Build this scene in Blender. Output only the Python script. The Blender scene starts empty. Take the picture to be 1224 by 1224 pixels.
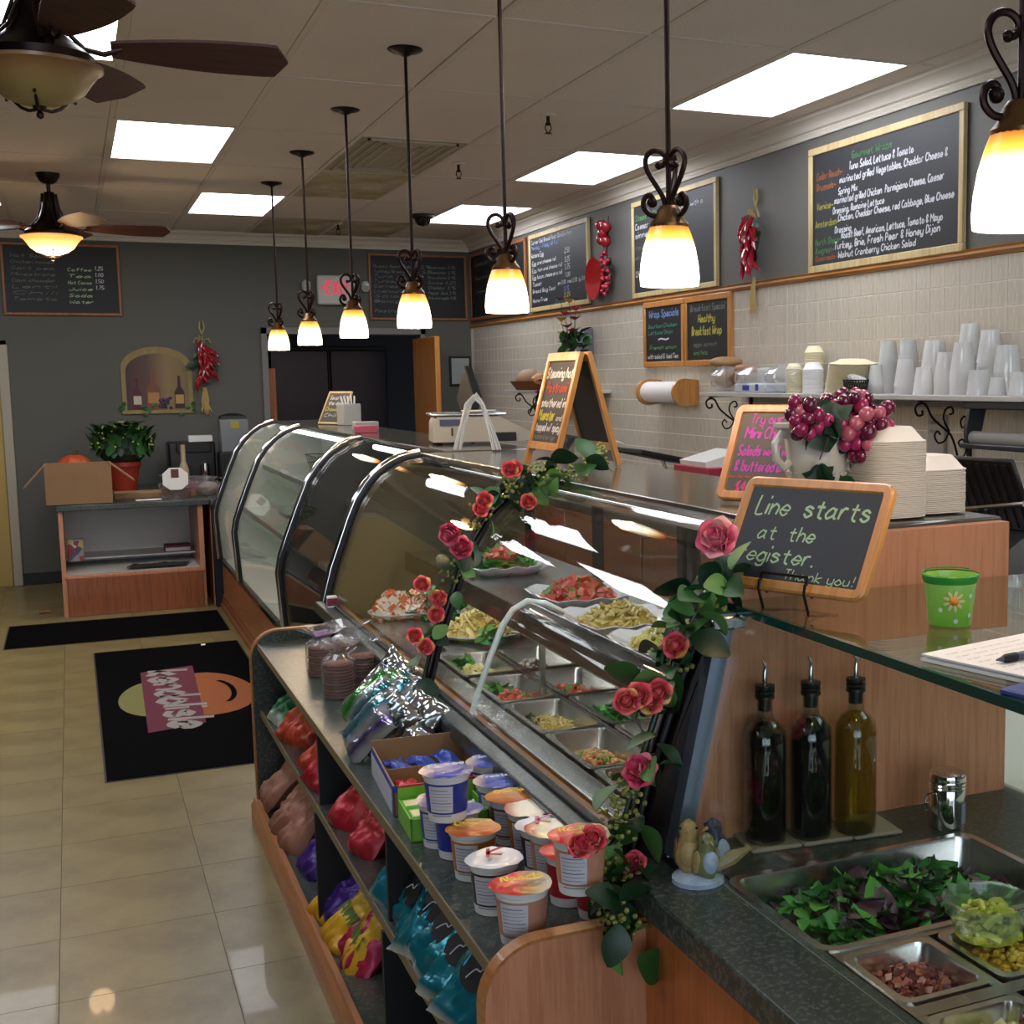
import bpy, math, random
from mathutils import Vector, Matrix, Quaternion, noise
R = math.radians; PI = math.pi
random.seed(7)
SC = bpy.context.scene; COL = SC.collection

# ------------------------------------------------------------------ camera
CAMZ = 1.675; FPX = 1535.0; CX, CY = 802.4, 631.8
yaw, pit, rol = R(24.908), R(6.699), R(-0.6425)
fw = Vector((math.sin(yaw)*math.cos(pit), math.cos(yaw)*math.cos(pit), -math.sin(pit)))
rt = Vector((math.cos(yaw), -math.sin(yaw), 0)); up = rt.cross(fw)
r2 = rt*math.cos(rol)+up*math.sin(rol); u2 = -rt*math.sin(rol)+up*math.cos(rol)
cam = bpy.data.cameras.new('camera'); co = bpy.data.objects.new('camera', cam); COL.objects.link(co)
co.matrix_world = Matrix(((r2.x,u2.x,-fw.x,0),(r2.y,u2.y,-fw.y,0),(r2.z,u2.z,-fw.z,CAMZ),(0,0,0,1)))
cam.sensor_fit = 'HORIZONTAL'; cam.sensor_width = 36; cam.lens = 36*FPX/1224
cam.shift_x = -(CX-612)/1224; cam.shift_y = (CY-612)/1224; cam.clip_start = .05; cam.clip_end = 60
SC.camera = co
# ------------------------------------------------------------------ world, light, exposure
w = bpy.data.worlds.new('daylight'); SC.world = w; w.use_nodes = True
bg = w.node_tree.nodes['Background']; bg.inputs[0].default_value = (.62,.78,1,1); bg.inputs[1].default_value = .9
SC.view_settings.view_transform = 'Standard'; SC.view_settings.look = 'None'
SC.view_settings.gamma = 1; SC.view_settings.exposure = 0.5; SC.view_settings.use_curve_mapping = False
def area(name, loc, rot, sx, sy, power, col):
    l = bpy.data.lights.new(name, 'AREA'); l.shape = 'RECTANGLE'; l.size = sx; l.size_y = sy; l.energy = power; l.color = col
    o = bpy.data.objects.new(name, l); COL.objects.link(o); o.location = loc; o.rotation_euler = rot; return o
TROFFER = 6.5
area('window_daylight', (0.2,-2.42,1.6), (R(90),0,0), 4.0, 2.0, 42, (.72,.85,1))

# ------------------------------------------------------------------ helpers
def ray(x, y): return fw*FPX + r2*(x-CX) - u2*(y-CY)
def onz(x, y, z): d = ray(x,y); t = (z-CAMZ)/d.z; return Vector((d.x*t, d.y*t, z))
def ony(x, y, Y): d = ray(x,y); t = Y/d.y; return Vector((d.x*t, Y, CAMZ+d.z*t))
def onx(x, y, X): d = ray(x,y); t = X/d.x; return Vector((X, d.y*t, CAMZ+d.z*t))
def rgb(h):
    h = h.lstrip('#'); v = [int(h[i:i+2],16)/255 for i in (0,2,4)]
    return tuple((c/12.92 if c <= .04045 else ((c+.055)/1.055)**2.4) for c in v)+(1,)
class MB:
    def __init__(s): s.v=[]; s.f=[]; s.m=Matrix.Identity(4)
    def at(s, loc=(0,0,0), rot=(0,0,0), sc=1):
        if not hasattr(sc,'__len__'): sc=(sc,)*3
        from mathutils import Euler
        s.m = Matrix.Translation(Vector(loc)) @ Euler(rot).to_matrix().to_4x4() @ Matrix.Diagonal((*sc,1)); return s
    def add(s, vs, fs):
        b=len(s.v); m=s.m; s.v += [tuple(m@Vector(p)) for p in vs]; s.f += [tuple(i+b for i in f) for f in fs]; return s
    def box(s, x0,y0,z0,x1,y1,z1, b=0):
        if x0>x1:x0,x1=x1,x0
        if y0>y1:y0,y1=y1,y0
        if z0>z1:z0,z1=z1,z0
        if b<=0:
            return s.add([(x0,y0,z0),(x1,y0,z0),(x1,y1,z0),(x0,y1,z0),(x0,y0,z1),(x1,y0,z1),(x1,y1,z1),(x0,y1,z1)],
              [(3,2,1,0),(4,5,6,7),(0,1,5,4),(1,2,6,5),(2,3,7,6),(3,0,4,7)])
        b=min(b,(x1-x0)*.45,(y1-y0)*.45,(z1-z0)*.45)
        def ring(z,i): return [(x0+i,y0+b,z),(x0+b,y0+i,z),(x1-b,y0+i,z),(x1-i,y0+b,z),(x1-i,y1-b,z),(x1-b,y1-i,z),(x0+b,y1-i,z),(x0+i,y1-b,z)]
        vs=ring(z0,b)+ring(z0+b,0)+ring(z1-b,0)+ring(z1,b)
        fs=[tuple(range(7,-1,-1)),tuple(range(24,32))]
        for k in range(3):
            for i in range(8): j=(i+1)%8; fs.append((k*8+i,k*8+j,(k+1)*8+j,(k+1)*8+i))
        return s.add(vs,fs)
    def lathe(s, pr, n=20, c=(0,0,0), sq=0, cap=True):
        vs=[];fs=[]
        for r,z in pr:
            for i in range(n):
                a=2*PI*i/n; ca,sa=math.cos(a),math.sin(a)
                if sq:
                    k=(abs(ca)**sq+abs(sa)**sq)**(-1/sq); ca*=k; sa*=k
                vs.append((c[0]+r*ca,c[1]+r*sa,c[2]+z))
        for k in range(len(pr)-1):
            for i in range(n): j=(i+1)%n; fs.append((k*n+i,k*n+j,(k+1)*n+j,(k+1)*n+i))
        if cap:
            if pr[0][0]>1e-5: fs.append(tuple(range(n-1,-1,-1)))
            if pr[-1][0]>1e-5: fs.append(tuple(range((len(pr)-1)*n,len(pr)*n)))
        return s.add(vs,fs)
    def cyl(s, p0, p1, r0, r1=None, n=12): return s.tube([p0,p1],r0,n,r1=r1)
    def tube(s, pts, r, n=8, closed=False, r1=None, flat=1):
        pts=[Vector(p) for p in pts]; N=len(pts); vs=[];fs=[]; prev=None
        for i,p in enumerate(pts):
            if closed: t=(pts[(i+1)%N]-pts[i-1])
            else: t=pts[min(i+1,N-1)]-pts[max(i-1,0)]
            if t.length<1e-9: t=Vector((0,0,1))
            t.normalize()
            if prev is None:
                a=Vector((0,1,0)) if abs(t.y)<.9 else Vector((1,0,0))
                u=t.cross(a).normalized()
            else:
                u=prev-t*prev.dot(t); u=u.normalized() if u.length>1e-6 else t.orthogonal().normalized()
            prev=u; w_=t.cross(u)
            rr=r if not callable(r) else r(i/max(1,N-1))
            if r1 is not None and not callable(r): rr=r+(r1-r)*i/max(1,N-1)
            for k in range(n):
                a=2*PI*k/n; vs.append(tuple(p+u*math.cos(a)*rr+w_*math.sin(a)*rr*flat))
        for i in range(N if closed else N-1):
            i2=(i+1)%N
            for k in range(n): k2=(k+1)%n; fs.append((i*n+k,i*n+k2,i2*n+k2,i2*n+k))
        if not closed: fs.append(tuple(range(n-1,-1,-1))); fs.append(tuple(range((N-1)*n,N*n)))
        return s.add(vs,fs)
    def extr(s, poly, y0, y1, ax='y'):
        n=len(poly)
        f={'y':lambda a,b,t:(a,t,b),'x':lambda a,b,t:(t,a,b),'z':lambda a,b,t:(a,b,t)}[ax]
        vs=[f(a,b,y0) for a,b in poly]+[f(a,b,y1) for a,b in poly]
        fs=[tuple(range(n)),tuple(range(2*n-1,n-1,-1))]+[(i,(i+1)%n+0,(i+1)%n+n,i+n)[::-1] for i in range(n)]
        return s.add(vs,fs)
    def sheet(s, prof, y0, y1, t):      # thick sheet following an x-z profile
        n=len(prof); nr=[]
        for i in range(n):
            a=Vector(prof[max(i-1,0)]); b=Vector(prof[min(i+1,n-1)]); d=(b-a).normalized(); nr.append(Vector((d.y,-d.x)))
        inner=[(p[0]+q.x*t,p[1]+q.y*t) for p,q in zip(prof,nr)]
        vs=[]
        for y in (y0,y1): vs+=[(a,y,b) for a,b in prof]+[(a,y,b) for a,b in inner]
        fs=[]
        for i in range(n-1):
            fs+=[(i,i+1,2*n+i+1,2*n+i),(n+i+1,n+i,3*n+i,3*n+i+1),(i+1,i,n+i,n+i+1),(2*n+i,2*n+i+1,3*n+i+1,3*n+i)]
        fs+=[(0,2*n,3*n,n),(n-1,2*n-1,4*n-1,3*n-1)]
        return s.add(vs,fs)
    def ball(s, c, r, n=8, m=6, j=0):
        if not hasattr(r,'__len__'): r=(r,)*3
        vs=[(c[0],c[1],c[2]-r[2])];fs=[]
        for k in range(1,m):
            ph=-PI/2+PI*k/m
            for i in range(n):
                a=2*PI*i/n; q=1+(random.uniform(-j,j) if j else 0)
                vs.append((c[0]+r[0]*q*math.cos(ph)*math.cos(a),c[1]+r[1]*q*math.cos(ph)*math.sin(a),c[2]+r[2]*q*math.sin(ph)))
        vs.append((c[0],c[1],c[2]+r[2])); L=len(vs)-1
        for i in range(n):
            j2=(i+1)%n; fs.append((0,1+j2,1+i)); fs.append((L,L-n+i,L-n+j2))
            for k in range(m-2): fs.append((1+k*n+i,1+k*n+j2,1+(k+1)*n+j2,1+(k+1)*n+i))
        return s.add(vs,fs)
    def quad(s,a,b,c,d): return s.add([a,b,c,d],[(0,1,2,3)])
    def grid(s, fn, nu, nv, wrap=False):
        vs=[fn(i/(nu if wrap else nu-1),j/(nv-1)) for j in range(nv) for i in range(nu)]
        fs=[]
        for j in range(nv-1):
            for i in range(nu if wrap else nu-1): i2=(i+1)%nu; fs.append((j*nu+i,j*nu+i2,(j+1)*nu+i2,(j+1)*nu+i))
        return s.add(vs,fs)
    def mesh(s, name, m, smooth=38):
        me=bpy.data.meshes.new(name); me.from_pydata(s.v,[],s.f)
        if smooth:
            me.polygons.foreach_set('use_smooth',[True]*len(me.polygons)); me.set_sharp_from_angle(angle=R(smooth))
        if m: me.materials.append(m)
        me.update(); return me
    def build(s, name, m, parent=None, loc=None, rot=None, smooth=38, kind=None):
        o=bpy.data.objects.new(name,s.mesh(name,m,smooth)); COL.objects.link(o)
        if parent: o.parent=parent
        if loc is not None: o.location=loc
        if rot is not None: o.rotation_euler=rot
        if kind: o['kind']=kind
        return o
def inst(src, name, parent=None, loc=(0,0,0), rot=(0,0,0), sc=1):
    o=bpy.data.objects.new(name,src.data if hasattr(src,'data') else src); COL.objects.link(o)
    o.parent=parent; o.location=loc; o.rotation_euler=rot; o.scale=sc if hasattr(sc,'__len__') else (sc,)*3; return o
def tag(o, label, cat, group=None, kind=None):
    o['label']=label; o['category']=cat
    if group: o['group']=group
    if kind: o['kind']=kind
    return o
def thing(name, label, cat, loc=(0,0,0), rot=(0,0,0), group=None):
    o=bpy.data.objects.new(name,None); COL.objects.link(o); o.location=loc
    o.rotation_euler=rot if hasattr(rot,'__len__') else (0,0,rot); o.empty_display_size=.05
    return tag(o,label,cat,group)
def struct(name, mb, m, parent=None, **k):
    o=mb.build(name,m,parent,**k)
    if not parent: o['kind']='structure'
    return o
def dup(o, parent=None):
    c=o.copy(); COL.objects.link(c); c.parent=parent
    for ch in o.children: dup(ch,c)
    return c
# ------------------------------------------------------------------ materials
_M={}
def nt(name):
    m=bpy.data.materials.new(name); m.use_nodes=True; t=m.node_tree; return m,t,t.nodes['Principled BSDF'],t.nodes.new,t.links.new
def mat(name, col, rough=.5, metal=0, var=0, vs=6, bump=0, bs=60, emis=0, ecol=None, trans=0, coat=0, stretch=None, sss=0, ior=None):
    if name in _M: return _M[name]
    m,t,b,N,L=nt(name); c=rgb(col) if isinstance(col,str) else (*col,1)
    b.inputs['Base Color'].default_value=c; b.inputs['Roughness'].default_value=rough; b.inputs['Metallic'].default_value=metal
    if coat: b.inputs['Coat Weight'].default_value=coat
    if ior: b.inputs['IOR'].default_value=ior
    if trans: b.inputs['Transmission Weight'].default_value=trans
    if sss: b.inputs['Subsurface Weight'].default_value=sss; b.inputs['Subsurface Radius'].default_value=(.01,.01,.01)
    if emis: b.inputs['Emission Color'].default_value=rgb(ecol) if ecol else c; b.inputs['Emission Strength'].default_value=emis
    if var or bump:
        tc=N('ShaderNodeTexCoord'); mp=N('ShaderNodeMapping'); L(tc.outputs['Object'],mp.inputs[0])
        if stretch: mp.inputs['Scale'].default_value=stretch
        no=N('ShaderNodeTexNoise'); L(mp.outputs[0],no.inputs[0]); no.inputs['Scale'].default_value=vs; no.inputs['Detail'].default_value=5
        if var:
            h=N('ShaderNodeMix'); h.data_type='RGBA'; h.inputs[6].default_value=tuple(x*(1-var) for x in c[:3])+(1,); h.inputs[7].default_value=tuple(min(1,x*(1+var)) for x in c[:3])+(1,)
            L(no.outputs[0],h.inputs[0]); L(h.outputs[2],b.inputs['Base Color'])
        if bump:
            n2=N('ShaderNodeTexNoise'); L(mp.outputs[0],n2.inputs[0]); n2.inputs['Scale'].default_value=bs; n2.inputs['Detail'].default_value=3
            bp=N('ShaderNodeBump'); bp.inputs['Strength'].default_value=bump; bp.inputs['Distance'].default_value=.004
            L(n2.outputs[0],bp.inputs['Height']); L(bp.outputs[0],b.inputs['Normal'])
    _M[name]=m; return m
def rampmat(name, cols, rough=.5, mode='island', scale=40, metal=0, bump=0, const=True, axis=2, pos=None, coat=0, sss=0, emis=0, stretch=None, bs=80):
    """colour by island / noise / voronoi / an axis of the object's own box"""
    if name in _M: return _M[name]
    m,t,b,N,L=nt(name); b.inputs['Roughness'].default_value=rough; b.inputs['Metallic'].default_value=metal
    if coat: b.inputs['Coat Weight'].default_value=coat
    if sss: b.inputs['Subsurface Weight'].default_value=sss; b.inputs['Subsurface Radius'].default_value=(.01,.01,.01)
    r=N('ShaderNodeValToRGB'); r.color_ramp.interpolation='CONSTANT' if const else 'LINEAR'
    e=r.color_ramp.elements; n=len(cols)
    while len(e)<n: e.new(.5)
    for i,c in enumerate(cols): e[i].position=pos[i] if pos else (i/n if const else i/(n-1)); e[i].color=rgb(c)
    tc=N('ShaderNodeTexCoord')
    if mode=='island': g=N('ShaderNodeNewGeometry'); L(g.outputs['Random Per Island'],r.inputs[0])
    elif mode=='object': g=N('ShaderNodeObjectInfo'); L(g.outputs['Random'],r.inputs[0])
    elif mode=='axis': sp=N('ShaderNodeSeparateXYZ'); L(tc.outputs['Generated'],sp.inputs[0]); L(sp.outputs[axis],r.inputs[0])
    else:
        mp=N('ShaderNodeMapping'); L(tc.outputs['Object'],mp.inputs[0])
        if stretch: mp.inputs['Scale'].default_value=stretch
        no=N('ShaderNodeTexNoise' if mode=='noise' else 'ShaderNodeTexVoronoi'); no.inputs['Scale'].default_value=scale
        if mode=='noise': no.inputs['Detail'].default_value=8; no.inputs['Roughness'].default_value=.65
        L(mp.outputs[0],no.inputs[0]); 
        if mode=='noise': L(no.outputs[0],r.inputs[0])
        else: sp=N('ShaderNodeSeparateColor'); L(no.outputs['Color'],sp.inputs[0]); L(sp.outputs[0],r.inputs[0])
    L(r.outputs[0],b.inputs['Base Color'])
    if emis: L(r.outputs[0],b.inputs['Emission Color']); b.inputs['Emission Strength'].default_value=emis
    if bump:
        n2=N('ShaderNodeTexNoise'); n2.inputs['Scale'].default_value=bs; L(tc.outputs['Object'],n2.inputs[0]); bp=N('ShaderNodeBump'); bp.inputs['Strength'].default_value=bump; bp.inputs['Distance'].default_value=.004
        L(n2.outputs[0],bp.inputs['Height']); L(bp.outputs[0],b.inputs['Normal'])
    _M[name]=m; return m
def frostmat(name):
    m=bpy.data.materials.new(name); m.use_nodes=True; t=m.node_tree; t.nodes.clear(); N=t.nodes.new; L=t.links.new
    o=N('ShaderNodeOutputMaterial'); d=N('ShaderNodeBsdfDiffuse'); d.inputs[0].default_value=(.95,.95,.93,1); l=N('ShaderNodeBsdfTranslucent'); l.inputs[0].default_value=(.9,.9,.88,1); tr=N('ShaderNodeBsdfTransparent'); g=N('ShaderNodeBsdfGlossy'); g.inputs['Roughness'].default_value=.2
    a=N('ShaderNodeMixShader'); b=N('ShaderNodeMixShader'); c=N('ShaderNodeMixShader'); a.inputs[0].default_value=.45; b.inputs[0].default_value=.15; c.inputs[0].default_value=.07
    L(d.outputs[0],a.inputs[1]); L(l.outputs[0],a.inputs[2]); L(a.outputs[0],b.inputs[1]); L(tr.outputs[0],b.inputs[2]); L(b.outputs[0],c.inputs[1]); L(g.outputs[0],c.inputs[2]); L(c.outputs[0],o.inputs[0]); return m
def glassmat(name, tint='#fbfdfc', rough=0.0, ior=1.5, gl=1.0, haze=0, fmax=1):
    if name in _M: return _M[name]
    m=bpy.data.materials.new(name); m.use_nodes=True; t=m.node_tree; t.nodes.clear(); N=t.nodes.new; L=t.links.new
    o=N('ShaderNodeOutputMaterial'); mx=N('ShaderNodeMixShader'); tr=N('ShaderNodeBsdfTransparent'); g=N('ShaderNodeBsdfGlossy'); f=N('ShaderNodeLayerWeight'); f.inputs[0].default_value=.5; pw=N('ShaderNodeMath'); pw.operation='POWER'; pw.inputs[1].default_value=5; ml=N('ShaderNodeMapRange'); F0=((ior-1)/(ior+1))**2; ml.inputs[3].default_value=F0; ml.inputs[4].default_value=fmax; L(f.outputs['Facing'],pw.inputs[0]); L(pw.outputs[0],ml.inputs[0])
    tr.inputs[0].default_value=rgb(tint); g.inputs['Roughness'].default_value=rough; g.inputs['Color'].default_value=(gl,gl,gl,1)
    L(ml.outputs[0],mx.inputs[0]); L(g.outputs[0],mx.inputs[2])
    if haze:
        m2=N('ShaderNodeMixShader'); d=N('ShaderNodeBsdfDiffuse'); d.inputs[0].default_value=(.9,.9,.9,1); m2.inputs[0].default_value=haze
        L(tr.outputs[0],m2.inputs[1]); L(d.outputs[0],m2.inputs[2]); L(m2.outputs[0],mx.inputs[1])
    else: L(tr.outputs[0],mx.inputs[1])
    L(mx.outputs[0],o.inputs[0]); _M[name]=m; return m
def wood(name, c1, c2, rough=.4, axis='z', sc=9, coat=.15):
    if name in _M: return _M[name]
    st={'z':(6,6,.35),'y':(6,.35,6),'x':(.35,6,6)}[axis]
    return rampmat(name,[c1,c2,c1,c2],rough,'noise',sc,const=False,stretch=st,coat=coat,pos=[.25,.45,.6,.8])

M_black=mat('black_metal','#15120f',.45,.6); M_bronze=mat('dark_bronze','#2b1a14',.38,.75,var=.3,vs=30)
M_chrome=mat('chrome','#d8d6d2',.09,1); M_steel=mat('brushed_steel','#b9b7b2',.24,1,bump=.05,bs=30,stretch=(1,20,20))
M_steelpan=mat('steam_pan_steel','#d6d2ca',.26,1); M_white=mat('white_laminate','#dcdcd6',.4); M_dark=mat('near_black','#0b0b0c',.6)
M_orange=wood('cherry_laminate','#b27452','#c48763',.38); M_orangeY=wood('cherry_trim','#8f5a34','#a96c3f',.4,'y')
M_granite=rampmat('green_granite_laminate',['#1b211d','#363f39','#262d29','#555d52','#29302c'],.28,'noise',95,const=False,pos=[.3,.44,.5,.6,.7])
M_ctop=mat('case_top_laminate','#4c4d48',.13,0,var=.12,vs=20)
M_slate=mat('chalkboard_slate','#23262a',.55,var=.25,vs=3); M_slate2=mat('chalkboard_slate_dark','#101211',.6)
M_pine=wood('pale_wood_frame','#b39c6c','#cbb784',.5,'z',7,0); M_oak=wood('honey_oak_frame','#b5793a','#c98c48',.35,'z',7,.2)
M_redoak=wood('far_board_frame','#7c4a27','#965d33',.5,'z',7,0)
M_glass=glassmat('clear_glass',fmax=.42); M_pvc=glassmat('clear_plastic','#f6f8f6',.08,1.4,1,.38,.6); M_film=glassmat('cling_film','#f4f4f4',.12,1.7,1,.06)
M_frost=frostmat('frosted_plastic')
M_leafA=mat('silk_leaf_dark','#12331a',.45,var=.4,vs=12); M_leafB=mat('silk_leaf_mid','#2c5a26',.45,var=.4,vs=12); M_leafC=mat('silk_leaf_light','#5d8a45',.5,var=.3,vs=12)
M_rose=rampmat('rose_petals',['#c43a5c','#d95a74','#e88a95','#c94463'],.55,'island',const=True,sss=.1)
M_roseY=rampmat('rose_petals_yellow_pink',['#d84a60','#dd6a62','#d4405a','#dca862'],.55,'island',sss=.1)
M_rosePale=rampmat('rose_petals_pale',['#e8758a','#f0a0a8','#e0607c','#f2b4a8'],.55,'island',sss=.1)
M_card=mat('brown_cardboard','#8a6a48',.8,var=.1,vs=8); M_paper=mat('white_paper','#e4e2de',.7)
chalk={k:mat('chalk_'+k,c,.9) for k,c in dict(white='#c4c8cc',green='#5f9a5e',pale='#a9c79c',orange='#b5683a',yellow='#b9b548',pink='#d44f8c',magenta='#c04fb4',blue='#7590c8',red='#b34a3a',teal='#3f8a78',dim='#6f7672',brown='#8a5430',dgreen='#47704a',dyellow='#8f8c38').items()}

# ------------------------------------------------------------------ hand lettering (single strokes)
G={}
for row in """a 45 26 04 03 12 33 44;46 43 52|b 09 02;05 26 44 43 22 03|c 45 26 04 03 22 43|d 44 26 04 03 22 43;49 42|e 04 44 45 26 04 03 22 43|f 48 39 28 22;06 46|g 45 26 04 03 22 43;46 41 20 01|h 09 02;04 26 45 42|i 06 02;08 09|j 26 21 10 00;28 29|k 09 02;46 04 42|l 09 02|m 06 02;04 16 25 32;35 46 56 62|n 06 02;04 26 45 42|o 26 04 03 22 43 44 26|p 06 00;05 26 44 43 22 03|q 44 26 04 03 22 43;46 40|r 06 02;04 16 36|s 45 26 05 34 43 22 03|t 28 23 32 42;06 46|u 06 03 22 43;46 42|v 06 22 46|w 06 12 35 52 66|x 06 42;46 02|y 06 03 22 43;46 41 20 01|z 06 46 02 42
A 02 29 42;14 34|B 02 09 38 46 05 44 43 02|C 48 29 07 04 22 43|D 02 09 38 45 33 02|E 49 09 02 42;05 35|F 49 09 02;05 35|G 48 29 07 04 22 43 45 25|H 09 02;49 42;05 45|I 29 22|J 49 43 22 03|K 09 02;49 05 42|L 09 02 42|M 02 09 35 69 62|N 02 09 42 49|O 29 07 04 22 44 47 29|P 02 09 38 46 05|Q 29 07 04 22 44 47 29;34 52|R 02 09 38 46 05;25 42|S 48 29 07 25 44 22 03|T 09 49;29 22|U 09 04 22 44 49|V 09 22 49|W 09 12 36 52 69|X 09 42;49 02|Y 09 25 49;25 22|Z 09 49 02 42
0 29 07 04 22 44 47 29|1 18 29 22|2 08 29 47 02 42|3 08 29 47 25 44 22 03|4 39 05 45;39 32|5 49 09 06 45 43 22 03|6 48 07 04 22 43 45 04|7 09 49 12|8 29 07 25 43 22 03 25 47 29|9 46 07 29 47 42|, 13 01|. 02 12|~ 04 15 34 45|! 19 15;13 12|& 42 07 29 37 04 22 44|' 19 17|- 05 35|/ 02 49|: 05 06;02 03|$ 48 29 07 25 44 22 03;29 21""".replace('\n','|').split('|'):
    G[row[0]]=[[(int(q[0]),int(q[1])-2) for q in st.split()] for st in row[2:].split(';')]
def textstrokes(s):
    out=[];x=0
    for ch in s:
        if ch==' ': x+=3.4; continue
        st=G.get(ch) or G['o']; wd=max(p[0] for q in st for p in q)
        for q in st: out.append([(x+p[0]+.16*p[1],p[1]) for p in q])
        x+=wd+1.7
    return out,max(x-1.7,.1)
def smoothline(p):
    if len(p)<3: return p
    o=[p[0]]
    for i in range(len(p)-1):
        a=p[max(i-1,0)];b=p[i];c=p[i+1];d=p[min(i+2,len(p)-1)]
        for t in (.33,.67,1):
            o.append(tuple(.5*((2*b[k])+(-a[k]+c[k])*t+(2*a[k]-5*b[k]+4*c[k]-d[k])*t*t+(-a[k]+3*b[k]-3*c[k]+d[k])*t**3) for k in (0,1)))
    return o
def ribbon(mb, pts, wd, fn):
    n=len(pts); vs=[]
    for i,p in enumerate(pts):
        a=pts[max(i-1,0)];b=pts[min(i+1,n-1)]; dx,dy=b[0]-a[0],b[1]-a[1]; l=math.hypot(dx,dy) or 1
        nx,ny=-dy/l*wd/2,dx/l*wd/2
        vs+=[fn(p[0]+nx,p[1]+ny),fn(p[0]-nx,p[1]-ny)]
    mb.add(vs,[(2*i,2*i+1,2*i+3,2*i+2) for i in range(n-1)])
def write(mb, s, x, y, size, width=None, fn=None, wt=.16, jit=.02, slope=0):
    """write s with its baseline start at (x,y); size = capital height; fn maps (u,v) on to the surface"""
    st,wd=textstrokes(s); k=size/7; kx=width/wd if width else k*.95
    for q in st:
        pts=[(x+a*kx+random.uniform(-jit,jit)*size, y+b*k+slope*(a*kx)+random.uniform(-jit,jit)*size) for a,b in smoothline(q)]
        ribbon(mb,pts,size*wt*random.uniform(.85,1.15),fn)
def letters(parent, lines, fn, name='lettering', wt=.16):
    """lines: (text,x,y,size,width,colour) ; one child per colour"""
    by={}
    for ln in lines: by.setdefault(ln[5],[]).append(ln)
    for c,ls in by.items():
        mb=MB()
        for ln in ls: write(mb,ln[0],ln[1],ln[2],ln[3],ln[4],fn,wt)
        o=mb.build(name,chalk[c] if isinstance(c,str) else c,parent,smooth=0,kind='stuff')
        if isinstance(c,str) and len(by)>1: o['label']=c+' chalk lettering'
# ================================================================== the room
XR, YF, ZC = 3.5, 12.0, 2.977
M_floor=rampmat('vinyl_floor_tile',['#4f4526','#6d5e36','#7e7045','#71643b'],.34,'noise',3.5,const=False,pos=[.2,.42,.6,.8],coat=.1)
M_grout=mat('dark_joint','#3a3426',.9)
fl=struct('floor',MB().box(-4.6,-2.6,-.06,3.6,16,-.002),mat('floor_slab','#5c502e',.4,var=.2,vs=3))
ft=MB().box(-.2215,-.2215,-.0018,.2215,.2215,.0,0).mesh('floor_tile',M_floor)
fb=struct('trim_1',MB().box(-1.7,1.4,-.0019,1.0,12,-.0015),M_grout)
for i in range(-3,3):
    for j in range(0,24):
        if 1.5+j*.445<12-.2: inst(ft,'floor_tile',fl,(-.125+.2225+i*.445,3.728-.2225-4*.445+j*.445,random.uniform(-.0002,0)))
M_wall=mat('grey_green_paint','#57574f',.75,var=.06,vs=2); M_wallR=mat('grey_paint_right','#62635e',.6,var=.05,vs=2)
# far wall with the kitchen doorway (x 1.60..3.02, to z 2.12)
wf=MB(); wf.box(-4.6,YF,0,1.6,YF+.12,ZC); wf.box(3.02,YF,0,3.6,YF+.12,ZC); wf.box(1.6,YF,2.12,3.02,YF+.12,ZC)
struct('wall_far',wf,M_wall)
wr=struct('wall_right',MB().box(XR,-2.6,0,XR+.12,YF+.12,ZC),M_wallR)
struct('wall_left',MB().box(-4.7,-2.6,0,-4.6,YF+.12,ZC),mat('left_room_paint','#3c3833',.8))
wb=MB(); wb.box(-4.6,-2.6,0,3.6,-2.5,.55); wb.box(-4.6,-2.6,2.65,3.6,-2.5,ZC); wb.box(-4.6,-2.6,.55,-1.9,-2.5,2.65); wb.box(2.3,-2.6,.55,3.6,-2.5,2.65)
struct('wall_back',wb,mat('left_room_paint','#3c3833',.8))
# wall tiles
M_tile=rampmat('beige_wall_tile',['#a8a192','#bdb6a6','#c9c2b3','#b3ac9c'],.38,'noise',30,const=False,pos=[.25,.45,.6,.8],stretch=(1,3,.5))
struct('trim_2',MB().box(XR-.0072,1.0,.86,XR,YF,2.16),mat('pale_grout','#efe8d6',.9))
T=.105; tm=MB().box(-.008,-T/2+.0024,-T/2+.0024,0,T/2-.0024,T/2-.0024,.0007).mesh('wall_tile',M_tile)
cells=[(3.55+i*T,2.16-T/2-j*T) for i in range(80) for j in range(12)]
rest=MB()
for n,(y,z) in enumerate(cells):
    if n<300: inst(tm,'wall_tile',wr,(XR-.001-random.uniform(0,.0008),y,z))
    else: rest.box(XR-.009,y-T/2+.0024,z-T/2+.0024,XR-.001,y+T/2-.0024,z+T/2-.0024)
o=rest.build('wall_tiles',M_tile,wr); o['kind']='stuff'
# rail and crown mouldings, base board
pr=[(XR,2.16),(XR-.02,2.165),(XR-.028,2.178),(XR-.016,2.19),(XR-.022,2.2),(XR,2.205)]
struct('trim_3',MB().extr(pr,-2.5,YF),wood('rail_oak','#8d5c2b','#b07a3d',.35,'y',8,.2))
M_crown=mat('crown_white','#dcd7cc',.6)
cp=[(0,-.105),(.010,-.105),(.014,-.098),(.006,-.092),(.014,-.086),(.017,-.078),(.010,-.072),(.026,-.066),(.036,-.045),(.056,-.026),(.078,-.022),(.080,-.010),(.092,-.008),(.094,0),(0,0)]
struct('trim_4',MB().extr([(XR-a,ZC+b) for a,b in cp],-2.5,YF),M_crown)
struct('trim_5',MB().extr([(YF-a,ZC+b) for a,b in cp],-4.6,XR,'x'),M_crown)
struct('baseboard_far',MB().box(-4.6,YF-.012,0,-.1,YF,.1,.003),mat('dark_base','#1c1b19',.6))
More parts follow.
